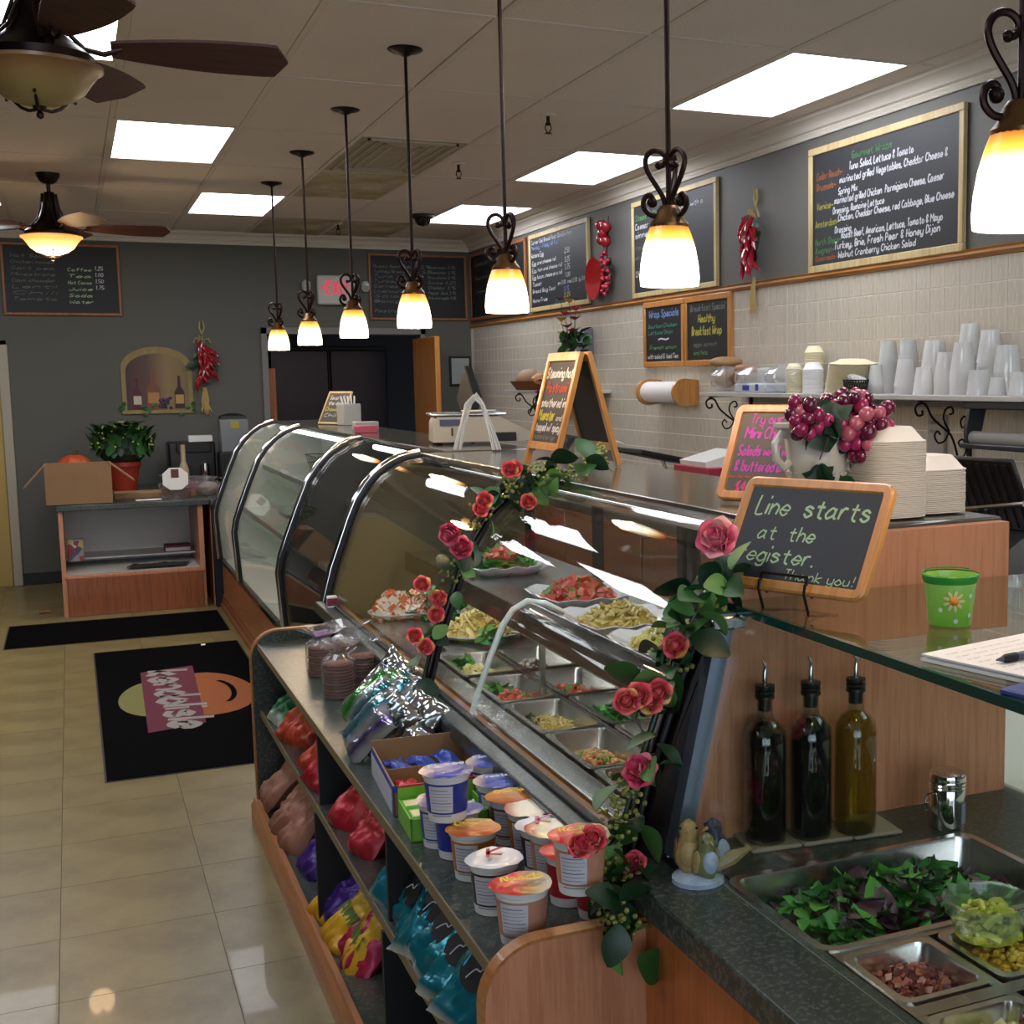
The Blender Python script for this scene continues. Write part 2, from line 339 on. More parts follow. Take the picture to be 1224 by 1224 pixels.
# ceiling
M_ctile=mat('ceiling_tile','#e2d7cc',.95,var=.05,vs=3,bump=.5,bs=140)
M_cst=rampmat('stained_ceiling_tile',['#e2d7cc','#bdb398','#a39a6c','#cfc5b2'],.95,'noise',2.6,const=False,pos=[.3,.45,.6,.75])
M_tbar=mat('ceiling_grid','#d9cfc4',.7)
ce=struct('ceiling',MB().box(-4.6,-2.6,ZC+.02,3.6,12.1,ZC+.08),mat('plenum','#55504a',.9))
GX,GY=.266,4.63; lights={(0,2),(4,0),(4,2),(1,4),(4,4),(-1,0),(-2,4),(-4,0),(-4,2),(-4,-3),(-1,-2),(2,-2),(4,-3),(-2,2)}
tl=MB().box(.012,.012,-.004,.5976,1.2072,.012,.004); tlm=tl.mesh('ceiling_tile',M_ctile); tls=tl.mesh('ceiling_tile',M_cst)
vent=(2,2)
for i in range(-8,6):
    for j in range(-6,7):
        x=GX+i*.6096; y=GY+j*1.2192
        if (i,j) in lights or y>YF or (i,j)==vent: continue
        if i==5 or j==6:
            x1=min(x+.6,XR-.01); y1=min(y+1.2,YF-.01)
            if x1-x<.05 or y1-y<.05: continue
            MB().box(x+.012,y+.012,ZC-.004,x1,y1,ZC+.012,.004).build('ceiling_tile',M_ctile,ce)
        else: inst(tls if (i,j) in ((2,3),(3,5),(2,5)) else tlm,'ceiling_tile',ce,(x,y,ZC+random.uniform(-.001,.003)))
for i in range(-8,6): MB().box(GX+i*.6096-.012,-2.6,ZC-.006,GX+i*.6096+.012,YF,ZC+.002).build('grid_bar',M_tbar,ce)
for j in range(-6,7): MB().box(-4.6,GY+j*1.2192-.012,ZC-.0055,XR,GY+j*1.2192+.012,ZC+.002).build('grid_bar',M_tbar,ce)
M_lit=mat('lit_diffuser','#ffffff',.5,emis=TROFFER,ecol='#f3f5ff')
LB={(0,2):'rectangular ceiling light panel between the two ceiling fans',(4,0):'largest rectangular ceiling light panel, nearest to the big wraps menu board',(4,2):'rectangular ceiling light panel along the right wall, middle one of that row',
 (1,4):'small far ceiling light panel left of the hanging pendants',(4,4):'far ceiling light panel behind the dome camera',(-1,0):'ceiling light panel partly hidden behind the near fan',(-2,4):'far ceiling light panel cut by the left edge of the photo'}
for (i,j) in sorted(lights):
    t=thing('ceiling_light',LB.get((i,j),'unseen ceiling light panel added to light the room, out of view'),'ceiling light',(GX+i*.6096,GY+j*1.2192,ZC),group='troffer lights in the ceiling')  # cells without their own label are unseen panels added for light
    MB().box(.03,.03,.0,.58,1.19,.004).build('diffuser',M_lit,t)
    f=MB(); f.box(.012,.012,-.005,.03,1.207,.01).box(.58,.012,-.005,.598,1.207,.01).box(.03,.012,-.005,.58,.03,.01).box(.03,1.19,-.005,.58,1.207,.01); f.build('frame',M_tbar,t)
# diffuser vent
x,y=GX+2*.6096,GY+2*1.2192
t=thing('ceiling_vent','stained square air vent in the ceiling above the pendant row','vent',(x,y,ZC))
MB().box(.012,.012,-.004,.5976,1.2072,.012).build('panel',mat('vent_panel','#aaa28e',.8,var=.25,vs=5),t)
for k in range(4):
    a=.05+k*.055; q=MB(); b_=1.2-a; q.box(a,a,-.016+k*.003,.6-a,a+.02,-.004).box(a,b_-.02,-.016+k*.003,.6-a,b_,-.004).box(a,a,-.016+k*.003,a+.015,b_,-.004).box(.6-a-.015,a,-.016+k*.003,.6-a,b_,-.004)
    q.build('louver',mat('vent_white','#b9b09d',.6),t)
def sprinkler(px,py,lab):
    p=onz(px,py,ZC-.01); t=thing('sprinkler',lab,'sprinkler',(p.x,p.y,ZC-.004))
    MB().lathe([(.04,0),(.038,-.006),(.015,-.01)],16).build('escutcheon',M_ctile,t)
    MB().lathe([(.009,-.01),(.009,-.04),(.014,-.042),(.014,-.05),(.006,-.055)],10).tube([(.012,0,-.05),(.016,0,-.07),(.003,0,-.09)],.003,6).tube([(-.012,0,-.05),(-.016,0,-.07),(-.003,0,-.09)],.003,6).build('nozzle',M_bronze,t)
    MB().lathe([(.018,-.09),(.018,-.094)],10).build('deflector',M_bronze,t)
sprinkler(655,138,'ceiling sprinkler head nearest to the right wall menu boards'); sprinkler(548,196,'ceiling sprinkler head above the vent and dome camera'); sprinkler(404,268,'small far ceiling sprinkler head beside the far end wall')
p=onz(505,256,ZC); t=thing('dome_camera','small black dome security camera on the ceiling','camera',(p.x,p.y,ZC-.005))
MB().lathe([(.09,0),(.09,-.02),(.075,-.03)],20).build('base',M_dark,t); MB().lathe([(.065,-.03),(.06,-.055),(.04,-.08),(.0,-.09)],20).build('dome',mat('gloss_black','#050506',.08),t)
# left door at the far wall, doorway to kitchen
t=struct('door_1',MB().box(-1.45,YF-.03,0,-.52,YF-.005,2.0,.004),mat('yellow_door_paint','#a98e4a',.5))
fr=MB().box(-.52,YF-.04,0,-.445,YF,2.045,.006).box(-1.53,YF-.04,0,-1.45,YF,2.045,.006).box(-1.53,YF-.04,2.0,-.445,YF,2.045,.006); struct('trim_6',fr,mat('door_frame_cream','#a19a86',.5))
MB().lathe([(.0,0),(.03,0),(.03,.01),(.012,.015),(.012,.04),(.028,.05),(.0,.065)],14).build('door_handle',M_chrome,t,loc=(-.6,YF-.03,1.0),rot=(R(90),0,0))
fr=MB().box(1.565,YF-.03,0,1.62,YF+.14,2.16,.004).box(3.0,YF-.03,0,3.05,YF+.14,2.16,.004).box(1.565,YF-.03,2.1,3.05,YF+.14,2.16,.004); struct('trim_7',fr,mat('doorway_frame_grey','#6d6d68',.5))
# kitchen behind
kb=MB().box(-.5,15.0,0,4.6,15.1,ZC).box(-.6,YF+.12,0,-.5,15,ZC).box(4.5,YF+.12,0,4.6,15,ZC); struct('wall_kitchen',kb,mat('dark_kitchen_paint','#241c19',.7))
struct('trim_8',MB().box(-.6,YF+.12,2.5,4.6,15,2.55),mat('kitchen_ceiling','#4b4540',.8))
t=thing('kitchen_fridge','tall dark stainless fridge seen through the kitchen doorway','fridge',(1.66,13.0,0))
MB().box(.1,0,.08,1.25,.7,2.02,.01).build('cabinet',M_dark,t)
for k in range(2):
    d=MB().box(.11+k*.57,-.04,.1,.66+k*.57,0,1.98,.01).build('door',mat('dark_brushed_steel','#3b3638',.3,.9,bump=.05,bs=8,stretch=(12,12,1)),t)
    MB().tube([(.0,0,0),(0,-.05,0),(0,-.05,.5),(0,0,.5)],.012,8).build('handle',M_chrome,d,loc=(.6+k*.12,-.04,.9))
d=MB().box(1.62,YF+.14,0,1.7,YF+.22,1.8,.004).build('door_post',wood('orange_door_post','#8a4a20','#a55d2a',.4),None); tag(d,'narrow orange wooden post inside the left of the kitchen doorway','post')
d=struct('door_2',MB().box(2.93,11.2,0,2.975,12.0,2.06,.004),wood('orange_door','#a8692c','#bd7c38',.35,'z',5,.2))
MB().lathe([(.0,0),(.028,0),(.028,.01),(.012,.015),(.012,.04),(.028,.05),(.0,.065)],14).build('door_handle',M_chrome,d,loc=(2.93,11.28,1.0),rot=(0,R(-90),0))
# ================================================================== pendants
def spiral(c,r0,r1,a0,a1,n=18): return [(c[0]+(r0+(r1-r0)*i/n)*math.cos(R(a0+(a1-a0)*i/n)),c[1]+(r0+(r1-r0)*i/n)*math.sin(R(a0+(a1-a0)*i/n))) for i in range(n+1)]
def scroll_pts():
    # S scroll in (r,z): upper curl inwards at the rod, wide shoulder, pinch in, lower curl outward
    up=[(.15,.77),(.08,.78),(.04,.84),(.06,.93),(.14,.99),(.24,.99),(.32,.93),(.36,.83),(.34,.72),(.28,.60),(.20,.48),(.12,.36),(.07,.25),(.06,.15),(.10,.06),(.19,.01),(.29,.02),(.37,.09),(.40,.18),(.37,.28),(.30,.32),(.25,.28),(.26,.21)]
    return up
M_shade=rampmat('lit_amber_glass',['#fff6e0','#ffeec8','#c07a28','#5a2c0a'],.3,'axis',const=False,axis=2,pos=[0,.45,.8,1],emis=3.6)
def pendant(Y, label, zb=1.887):
    t=thing('pendant_lamp',label,'lamp',(1.28,Y,zb),rot=R(-12+random.uniform(-6,6)),group='pendant lamps over the counter')
    h=ZC-zb
    MB().lathe([(.0,h),(.068,h),(.07,h-.006),(.06,h-.012),(.03,h-.02),(.012,h-.03),(0,h-.03)],20).build('canopy',M_bronze,t)
    MB().cyl((0,0,.17),(0,0,h-.02),.0065,n=8).build('rod',M_bronze,t)
    for k in range(3):
        a=2*PI*k/3+R(180)
        pts=[(math.cos(a)*(r_*.148+.001),math.sin(a)*(r_*.148+.001),z*.148+.158) for r_,z in smoothline([(q[0],q[1]) for q in scroll_pts()])]
        MB().tube(pts,.0062,8).ball(pts[0],.009,8,6).ball(pts[-1],.0125,8,6).build('scroll',M_bronze,t)
    MB().lathe([(.045,.133),(.046,.14),(.034,.155),(.028,.172),(.02,.182),(0,.185)],24,sq=0).build('fitter',mat('antique_brass','#6b4c2c',.35,.7),t)
    MB().lathe([(.068,0),(.0695,.02),(.067,.05),(.061,.085),(.052,.115),(.044,.136),(.040,.136),(.048,.112),(.057,.083),(.063,.05),(.0655,.02),(.064,.0),(.068,0)],28,cap=False).build('shade',M_shade,t)
    MB().ball((0,0,.06),.026,12,8).build('bulb',mat('lit_bulb','#fff1d0',.5,emis=14,ecol='#ffdca0'),t)
    l=bpy.data.lights.new('pendant_glow','POINT'); l.energy=3.2; l.color=(1,.72,.42); l.shadow_soft_size=.03
    lo=bpy.data.objects.new('pendant_glow',l); COL.objects.link(lo); lo.location=(1.28,Y,zb-.02)
for Y,lb in ((8.92,'farthest and smallest lit pendant lamp, left end of the row'),(7.70,'second pendant lamp from the far end, left of the exit sign'),(6.42,'third pendant lamp from the far end, in front of the exit sign'),
  (5.20,'pendant lamp in front of the small far end wall menu board'),(3.98,'pendant lamp hanging left of the first right wall menu board'),(2.75,'pendant lamp in front of the middle right wall menu board'),(1.53,'nearest pendant lamp, cut by the right edge of the photo')): pendant(Y,lb)
# ================================================================== ceiling fans
M_blade=wood('fan_blade_walnut','#3a1c14','#4a261b',.6,'x',5,0)
def fan(x,y,label,lit,a0):
    t=thing('ceiling_fan',label,'ceiling fan',(x,y,0)); 
    MB().lathe([(0,ZC),(.07,ZC),(.068,ZC-.02),(.05,ZC-.05),(.03,ZC-.065),(0,ZC-.065)],24).build('canopy',M_bronze,t)
    MB().cyl((0,0,2.85),(0,0,ZC-.05),.013,n=12).build('downrod',M_bronze,t)
    MB().lathe([(0,2.87),(.03,2.86),(.042,2.84),(.045,2.78),(.06,2.72),(.09,2.67),(.13,2.64),(.155,2.62),(.15,2.6),(.1,2.595),(0,2.595)],32).build('motor_housing',mat('fan_bronze','#20140f',.3,.8),t)
    for k in range(5):
        a=a0+k*2*PI/5; c,s=math.cos(a),math.sin(a)
        P=lambda r,z,o=0:(c*r-s*o,s*r+c*o,z)
        br=MB()
        for o_ in (-.014,.014): br.tube([P(.04,2.85,o_),P(.055,2.76,o_),(P(.085,2.69,o_)),P(.13,2.645,o_),P(.18,2.635,o_),P(.23,2.65,o_)],.0055,6)
        br.build('blade_bracket',M_bronze,t)
        n=14; top=[];pts=[]
        for i in range(n+1):
            u=i/n; r_=.2+u*.5; wd=.03+.055*math.sin(min(1,u*1.25+.1)*PI/2); 
            if u>.9: wd*=math.sqrt(max(0,1-((u-.9)/.1)**2))*.98+.02
            pts.append((r_,wd))
        vs=[];fs=[]
        for r_,wd in pts:
            for o_ in (-wd,wd):
                zt=2.655-o_*.3
                vs+= [P(r_,zt,o_),P(r_,zt-.008,o_)]
        for i in range(n): b=i*4; fs+=[(b,b+2,b+6,b+4),(b+3,b+1,b+5,b+7),(b+1,b,b+4,b+5),(b+2,b+3,b+7,b+6)]
        fs+=[(0,1,3,2),(n*4,n*4+2,n*4+3,n*4+1)]
        MB().add(vs,fs).build('blade',M_blade,t)
    bm_=rampmat('lit_alabaster',['#fff0c8','#ffd08a','#e8934a','#d07a3a'],.35,'axis',const=False,axis=2,pos=[.05,.4,.75,1],emis=1.6) if lit else rampmat('amber_alabaster',['#8a7a48','#7d6a40','#7a5a34','#6b4c2c'],.35,'axis',const=False,axis=2,pos=[0,.4,.8,1],emis=.04)  # even the unlit bowl gets a faint emission
    MB().lathe([(0,2.475),(.04,2.478),(.09,2.495),(.125,2.52),(.145,2.55),(.165,2.575),(.178,2.582),(.178,2.592),(.16,2.59),(.13,2.56),(.08,2.51),(0,2.49)],36).build('glass_bowl',bm_,t)
    f=MB().lathe([(0,2.44),(.009,2.445),(.011,2.455),(.006,2.463),(.016,2.468),(.02,2.476),(0,2.48)],12)
    for k in range(3):
        a=a0+.5+k*2*PI/3; f.tube([(math.cos(a)*r_,math.sin(a)*r_,z) for r_,z in ((.01,2.468),(.035,2.466),(.06,2.476),(.085,2.498),(.1,2.505),(.108,2.498))],.005,6)
    f.build('finial',M_bronze,t)
    if lit:
        l=bpy.data.lights.new('fan_glow','POINT'); l.energy=6; l.color=(1,.65,.35); l.shadow_soft_size=.08; lo=bpy.data.objects.new('fan_glow',l); COL.objects.link(lo); lo.location=(x,y,2.42)
fan(-.03,4.25,'near ceiling fan with dark blades and unlit amber bowl','',R(-4))
fan(-.045,9.02,'far ceiling fan with a glowing amber bowl light',1,R(3))
# ================================================================== boards
def board(name,label,cat,w,h,loc,rot,frame=.03,fmat=None,lines=(),d=.02,round_=0,group=None,slate=None,wt=.16):
    """front faces local -y; origin at the lower left corner"""
    t=thing(name,label,cat,loc,rot,group); fmat=fmat or M_pine; r_=frame
    MB().box(r_*.6,-.004,r_*.6,w-r_*.6,d*.4,h-r_*.6).build('slate',slate or M_slate,t)
    if round_:
        def out(i,q):
            r=max(round_-i,.004); o=[]
            for cx,cz,a0 in ((w-i-r,i+r,-90),(w-i-r,h-i-r,0),(i+r,h-i-r,90),(i+r,i+r,180)):
                for k in range(6): a=R(a0+k*18); o.append((cx+r*math.cos(a),q,cz+r*math.sin(a)))
            return o
        n=24; vs=out(0,-d*.3)+out(.004,-d*.55)+out(r_-.003,-d*.55)+out(r_,-d*.3)+out(r_,d*.5)+out(0,d*.5); fs=[]
        for k in range(6):
            a,b=k*n,((k+1)%6)*n
            for i in range(n): j=(i+1)%n; fs.append((a+i,a+j,b+j,b+i))
        MB().add(vs,fs).build('frame',fmat,t)
    else:
        for q in ((0,0,w,r_),(0,h-r_,w,h),(0,r_,r_,h-r_),(w-r_,r_,w,h-r_)):
            MB().box(q[0],-d*.6,q[1],q[2],d*.5,q[3],.003).build('frame_rail',fmat,t)
    if lines: letters(t,[(a,x*w,y*h,s*h,(wd*w if wd else None),c) for a,x,y,s,wd,c in lines],lambda u,v:(u,-.0048,v),wt=wt)
    return t
XB=XR-.014
def rboard(y0,y1,z0,z1,label,lines,**k): return board('menu_board',label,'menu board',y0-y1,z1-z0,(XB,y0,z0),(0,0,R(-90)),lines=lines,group='menu boards on the right wall',**k)
big=[('Gourmet Wraps',.30,.875,.06,.28,'dgreen'),('Cedar Beach~',.03,.765,.06,.20,'brown'),('Tuna Salad, Lettuce & Tomato',.28,.785,.062,.44,'white'),
('Brussels~',.03,.67,.06,.15,'brown'),('marinated grilled Vegetables, Cheddar Cheese &',.21,.69,.06,.72,'white'),('Spring Mix',.20,.595,.056,.14,'white'),
('Venice~',.03,.50,.06,.13,'dyellow'),('marinated grilled Chicken  Parmigiano Cheese, Caeser',.17,.52,.06,.74,'white'),('Dressing, Romaine Lettuce',.16,.435,.056,.37,'white'),
('Amsterdam~',.02,.345,.06,.18,'dyellow'),('Chicken, Cheddar Cheese, red Cabbage, Blue Cheese',.20,.365,.058,.77,'white'),('Dressing',.175,.265,.056,.12,'white'),
('North Shore~',.02,.185,.058,.20,'dgreen'),('Roast Beef, American, Lettuce, Tomato & Mayo',.225,.21,.06,.68,'white'),('Avignon~',.02,.11,.058,.15,'dgreen'),('Turkey, Brie, Fresh Pear & Honey Dijon',.17,.125,.062,.72,'white'),
('Oceanside~',.02,.025+.02,.05,.17,'brown'),('Walnut Cranberry Chicken Salad',.20,.045,.056,.54,'white')]
big=[(a,.03+x*.94,.05+y*.9,s*.9,wd*.94,c) for a,x,y,s,wd,c in big]
rboard(5.78,4.515,2.197,2.815,'largest menu board, listing gourmet wraps in coloured chalk',big,frame=.035,wt=.2)
mid=[('Steak & Cheese',.04,.8,.06,.4,'green'),('Caesar wrap & chips',.04,.71,.06,.5,'white'),('marinated beef with a',.35,.8,.05,.5,'white'),('simmering au jus',.04,.62,.06,.45,'white'),('roll',.04,.5,.05,.1,'dim'),('on rye',.04,.4,.05,.14,'dim'),('Chips included',.04,.22,.06,.3,'white')]
rboard(8.065,6.815,2.205,2.835,'middle menu board half hidden behind a lit pendant lamp',mid,frame=.033)
lst=[('Corner Deli Breakfast Sandwiches',.04,.87,.05,.7,'white'),('Monday - Friday till 11 am',.04,.8,.05,.5,'blue'),('Bakers Egg',.04,.7,.055,.22,'white'),('Egg and cheese roll',.05,.6,.05,.42,'white'),('Egg, ham and cheese roll',.05,.51,.05,.52,'white'),('Egg, bacon, cheese on a roll',.05,.42,.05,.52,'white'),('Toast',.05,.33,.05,.16,'white'),('Bread Bag Deal',.05,.24,.05,.4,'white'),('Home Fries',.05,.12,.05,.26,'white'),
 ('2.50',.62,.66,.06,.08,'white'),('3.25',.62,.55,.06,.08,'white'),('3.75',.62,.46,.06,.08,'white'),('1.00',.62,.37,.05,.08,'white'),('sm 2.00  med 2.50  lg 3.00',.5,.29,.045,.45,'white'),('3.75',.6,.2,.05,.08,'blue'),('2.25',.6,.13,.05,.1,'yellow'),('2.75',.45,.06,.05,.12,'teal')]
rboard(10.2,8.87,2.22,2.84,'menu board on the right wall left of the red pan and apple garland',lst,frame=.035)
rboard(11.93,10.3,2.225,2.84,'dark menu board on the right wall in the far corner',[('Specials of the day',.1,.8,.06,.6,'dim'),('Soup and half sandwich',.1,.6,.05,.6,'dim'),('Chowder on Friday',.1,.4,.05,.5,'dim')],fmat=M_redoak,slate=M_slate2)
rr=['Roast Beef Deluxe  5.95','Turkey Breast club  6.25','Tuna  5.50','Turkey  5.25','Corned Beef','Liverwurst  4.75','Salami','Bologna','','Pastrami  6.50']
far=[(s,.05,.79-k*.075,.045,.3+.012*len(s),'dim') for k,s in enumerate(rr) if s]+[(s,.6,.79-k*.078,.045,.28,'dim') for k,s in enumerate(['American 3.75','Muenster 3.95','Provolone 3.95','Swiss 4.25','Cheddar 3.95','Pepper Jack 3.95','Brie and apple 4.50'])]
board('menu_board','menu board on the far end wall, right of the exit sign','menu board',.92,.6,(2.54,YF-.013,2.235),0,frame=.02,fmat=M_redoak,lines=far,slate=M_slate2)
far=[(s,.08,.8-k*.085,.045,.36,'dim') for k,s in enumerate(['Hot Soups','Chicken noodle','Split pea','Minestrone','Clam chowder','Lentil','Chili','Tomato'])]+[(s,.55,.62-k*.09,.045,.2,'pale') for k,s in enumerate(['Coffee','Tea','Hot Cocoa','Juice','Soda','Water'])]+[(s,.78,.64-k*.09,.05,.07,'white') for k,s in enumerate(['1.25','1.00','1.50','1.75'])]
board('menu_board','menu board on the far end wall above the left corner, behind the far fan','menu board',.895,.59,(-.45,YF-.013,2.248),0,frame=.022,fmat=M_redoak,lines=far,slate=M_slate2)
def sboard(y0,y1,label,lines): return board('specials_board',label,'chalkboard',y0-y1,.42,(XB-.004,y0,1.745),(0,0,R(-90)),frame=.035,fmat=M_oak,lines=lines,slate=M_slate2,wt=.18)
sboard(7.885,7.265,'left one of the pair of small oak framed specials boards',[('Wrap Specials',.14,.76,.11,.72,'blue'),('Bourbon Chicken',.12,.6,.06,.7,'teal'),('Lettuce Onion',.12,.5,.06,.6,'teal'),('~',.35,.38,.12,.25,'white'),('French onion',.15,.27,.06,.65,'green'),('with salad & Iced Tea',.1,.13,.07,.75,'white')])
sboard(7.255,6.64,'right one of the pair of small oak framed specials boards',[('Breakfast Special',.13,.78,.09,.74,'dim'),('Healthy',.3,.62,.11,.36,'yellow'),('Breakfast Wrap',.16,.44,.12,.64,'yellow'),('eggs, spinach',.2,.28,.06,.5,'dim'),('and feta',.2,.16,.06,.3,'green')])
# exit sign
t=thing('exit_sign','white and red exit sign with two emergency light heads','exit sign',(2.07,YF-.06,2.365))
MB().box(0,0,0,.345,.05,.26,.012).build('housing',mat('exit_white','#b9b8ae',.4),t)
red=mat('exit_red','#e0284a',.5,emis=.5,ecol='#e02048'); e=MB()
def sl(x0,z0,x1,z1): e.box(x0,-.004,z0,x1,.002,z1)
x=.075
sl(x,.09,x+.014,.21);sl(x,.196,x+.045,.21);sl(x,.145,x+.04,.157);sl(x,.09,x+.045,.103)
e.extr([(x+.058,.09),(x+.073,.09),(x+.115,.21),(x+.1,.21)],-.004,.002); e.extr([(x+.1,.09),(x+.115,.09),(x+.073,.21),(x+.058,.21)],-.0045,.002)
sl(x+.127,.09,x+.142,.21);sl(x+.153,.196,x+.205,.21);sl(x+.172,.09,x+.187,.21)
e.extr([(.03,.15),(.055,.178),(.06,.17),(.045,.15),(.06,.13),(.055,.122)],-.004,.002); e.extr([(.32,.15),(.295,.122),(.29,.13),(.305,.15),(.29,.17),(.295,.178)],-.004,.002)
e.build('lettering',red,t)
for k,xx in enumerate((-.13,.40)):
    h=MB().box(xx,-.0,.12,xx+.075,.05,.215,.02).build('lamp_head',mat('exit_white','#b9b8ae',.4),t); MB().lathe([(0,0),(.03,.0),(.03,.006),(0,.01)],14).build('lens',mat('lens_grey','#8f8f88',.2),h,loc=(xx+.037,-.001,.168),rot=(R(90),0,0))
# ================================================================== cases and counters
PN=[(.868,.812),(.904,.942),(.977,1.137),(1.008,1.206),(1.048,1.266),(1.08,1.301),(1.117,1.33),(1.15,1.35),(1.185,1.364),(1.22,1.372),(1.262,1.378)]
PF=[(.95,.375),(.93,.70),(.945,.78),(.985,.89),(1.04,1.03),(1.097,1.163),(1.15,1.24),(1.21,1.3),(1.27,1.342),(1.33,1.366),(1.375,1.376)]
def off(pr,d):
    o=[]
    for i in range(len(pr)):
        a=Vector(pr[max(i-1,0)]); b=Vector(pr[min(i+1,len(pr)-1)]); q=(b-a).normalized(); o.append((pr[i][0]-q.y*d,pr[i][1]+q.x*d))
    return o
def bar(pr,Y,parent,m,r=.014,gas=True):
    MB().tube([(a,Y,b) for a,b in off(pr,.012)],r,10).tube([(a,Y+.026,b) for a,b in off(pr,.006)],r*.6,8).build('chrome_bar',m,parent)
    if gas: MB().tube([(a,Y-.022,b) for a,b in off(pr,.0)],.012,8).build('gasket',M_dark,parent)
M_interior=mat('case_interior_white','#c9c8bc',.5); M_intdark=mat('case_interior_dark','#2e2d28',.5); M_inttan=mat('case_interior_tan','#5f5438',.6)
def tubelamp(x,y0,y1,z,parent,e=9):
    MB().cyl((x,y0,z),(x,y1,z),.013,n=10).build('tube_lamp',mat('tube_lamp_lit','#ffffff',.5,emis=e,ecol='#f4f8ff'),parent)
# --- near case (Y 2.09 .. 5.10)
t=thing('deli_case','near curved glass deli case holding salads in steam pans, behind the snack shelf','display case',(0,0,0))
MB().box(.86,2.09,0,1.70,5.10,.70).build('base_cabinet',M_orangeY,t)
MB().box(.825,2.09,.77,.90,5.12,.815,.004).build('granite_ledge',M_granite,t)
MB().box(.86,2.10,.70,.90,5.11,.77).build('fascia',M_dark,t)
MB().box(.868,2.1,.815,.888,5.10,.822,.002).build('glass_channel',M_dark,t)
MB().box(.902,2.1,.70,.925,5.1,.80).build('inner_panel',wood('case_inner_wood','#8a5426','#a06a34',.45,'y'),t)
# steel deck with openings for the pans : rails between
MB().box(.925,2.1,.70,.99,5.1,.708).build('inner_ledge',wood('case_inner_wood','#8a5426','#a06a34',.45,'y'),t); d=MB().box(.985,2.1,.712,1.052,5.1,.757,.004).box(1.635,2.1,.745,1.70,5.1,.757).box(1.052,4.18,.745,1.635,5.1,.755)
for x in (1.245,1.44): d.box(x-.004,2.1,.745,x+.004,4.18,.757)
d.build('steel_deck',M_steel,t)
MB().box(1.052,2.1,.56,1.635,4.18,.565).build('deck_well',M_intdark,t)
MB().box(1.66,2.09,.757,1.70,5.10,.80).build('back_sill',M_steel,t)
for y in (2.12,2.75,3.42,3.49,4.2,4.95): MB().box(1.655,y,.80,1.685,y+.035,1.36).build('door_post',mat('dark_post','#30353b',.25,.8),t)
for y0,y1,x in ((2.15,3.45,1.665),(3.5,5.0,1.675)): MB().box(x,y0,.80,x+.005,y1,1.36).build('sliding_door',M_glass,t)
MB().box(1.262,2.09,1.362,1.72,5.12,1.385,.004).build('counter_top',M_ctop,t)
MB().box(1.256,2.09,1.358,1.266,5.12,1.388,.002).build('edge_strip',M_steel,t)
MB().sheet(PN,2.10,3.47,.006).build('curved_glass',M_glass,t)
MB().sheet(PN,3.53,5.08,.006).build('curved_glass',M_glass,t)
MB().extr([(.86,.815)]+PN+[(1.70,1.365),(1.70,.757),(.9,.757)],5.095,5.11).build('end_panel',M_inttan,t)
bar(PN,5.11,t,M_chrome)
for Y in (3.50,2.075):
    MB().tube([(a,Y,b) for a,b in off(PN,.012)],.0155,10,flat=.8).build('post_bar',mat('brown_steel_post','#3a2f2a',.25,.8),t)
    MB().tube([(a,Y-.022,b) for a,b in off(PN,.004)],.006,8).build('gasket',M_dark,t)
MB().cyl((1.30,2.2,1.335),(1.30,5.0,1.335),.012,n=8).build('tube_holder',M_steel,t)
tubelamp(1.34,2.3,4.9,1.342,t,7)
MB().box(1.38,2.3,1.34,1.60,5.0,1.36).build('lamp_reflector',mat('white_reflector','#d5d5d0',.4),t)
# tray shelf inside
tubelamp(1.20,2.25,4.95,.968,t,17)
MB().box(1.18,2.12,.985,1.64,5.05,.995).build('tray_shelf',M_steel,t)
MB().box(1.172,2.12,.925,1.182,5.05,1.0,.002).build('shelf_lip',mat('shelf_lip_steel','#8f8f8c',.2,1),t)
for y in (2.3,3.5,4.8): MB().box(1.20,y,.757,1.215,y+.015,.985).build('shelf_leg',M_steel,t)
# inner curved guard
PG=[(.905,.785),(.93,.86),(.965,.95),(1.0,1.03),(1.03,1.07),(1.07,1.09),(1.12,1.08),(1.172,1.05)]
MB().sheet(PG,2.2,3.21,.004).build('inner_guard',glassmat('acrylic','#fdfefe',0,1.3,fmax=.35),t)
MB().tube([(a-.002,3.215,b) for a,b in PG],.0085,8).build('guard_edge',mat('polished_acrylic_edge','#dfe9e6',.1,.0,ior=1.6),t)
MB().ball((.905,3.215,.785),.02,12,8).build('guard_knob',M_chrome,t)
# --- orange end panel of the case and raised cabinet
d=MB().extr([(.935,.82),(1.040,1.262)]+[(a+.012,b-.004) for a,b in PN[5:]]+[(1.71,1.378),(1.71,.82)],2.056,2.088).build('end_panel',M_orange,None); MB().extr([(.872,.82)]+[(a+.004,b) for a,b in PN[1:5]]+[(1.045,1.26),(.936,.82)],2.03,2.088).build('dark_end_cap',mat('brown_steel_post','#3a2f2a',.25,.8),d); tag(d,'tall cherry laminate end panel standing behind the oil bottles','panel')
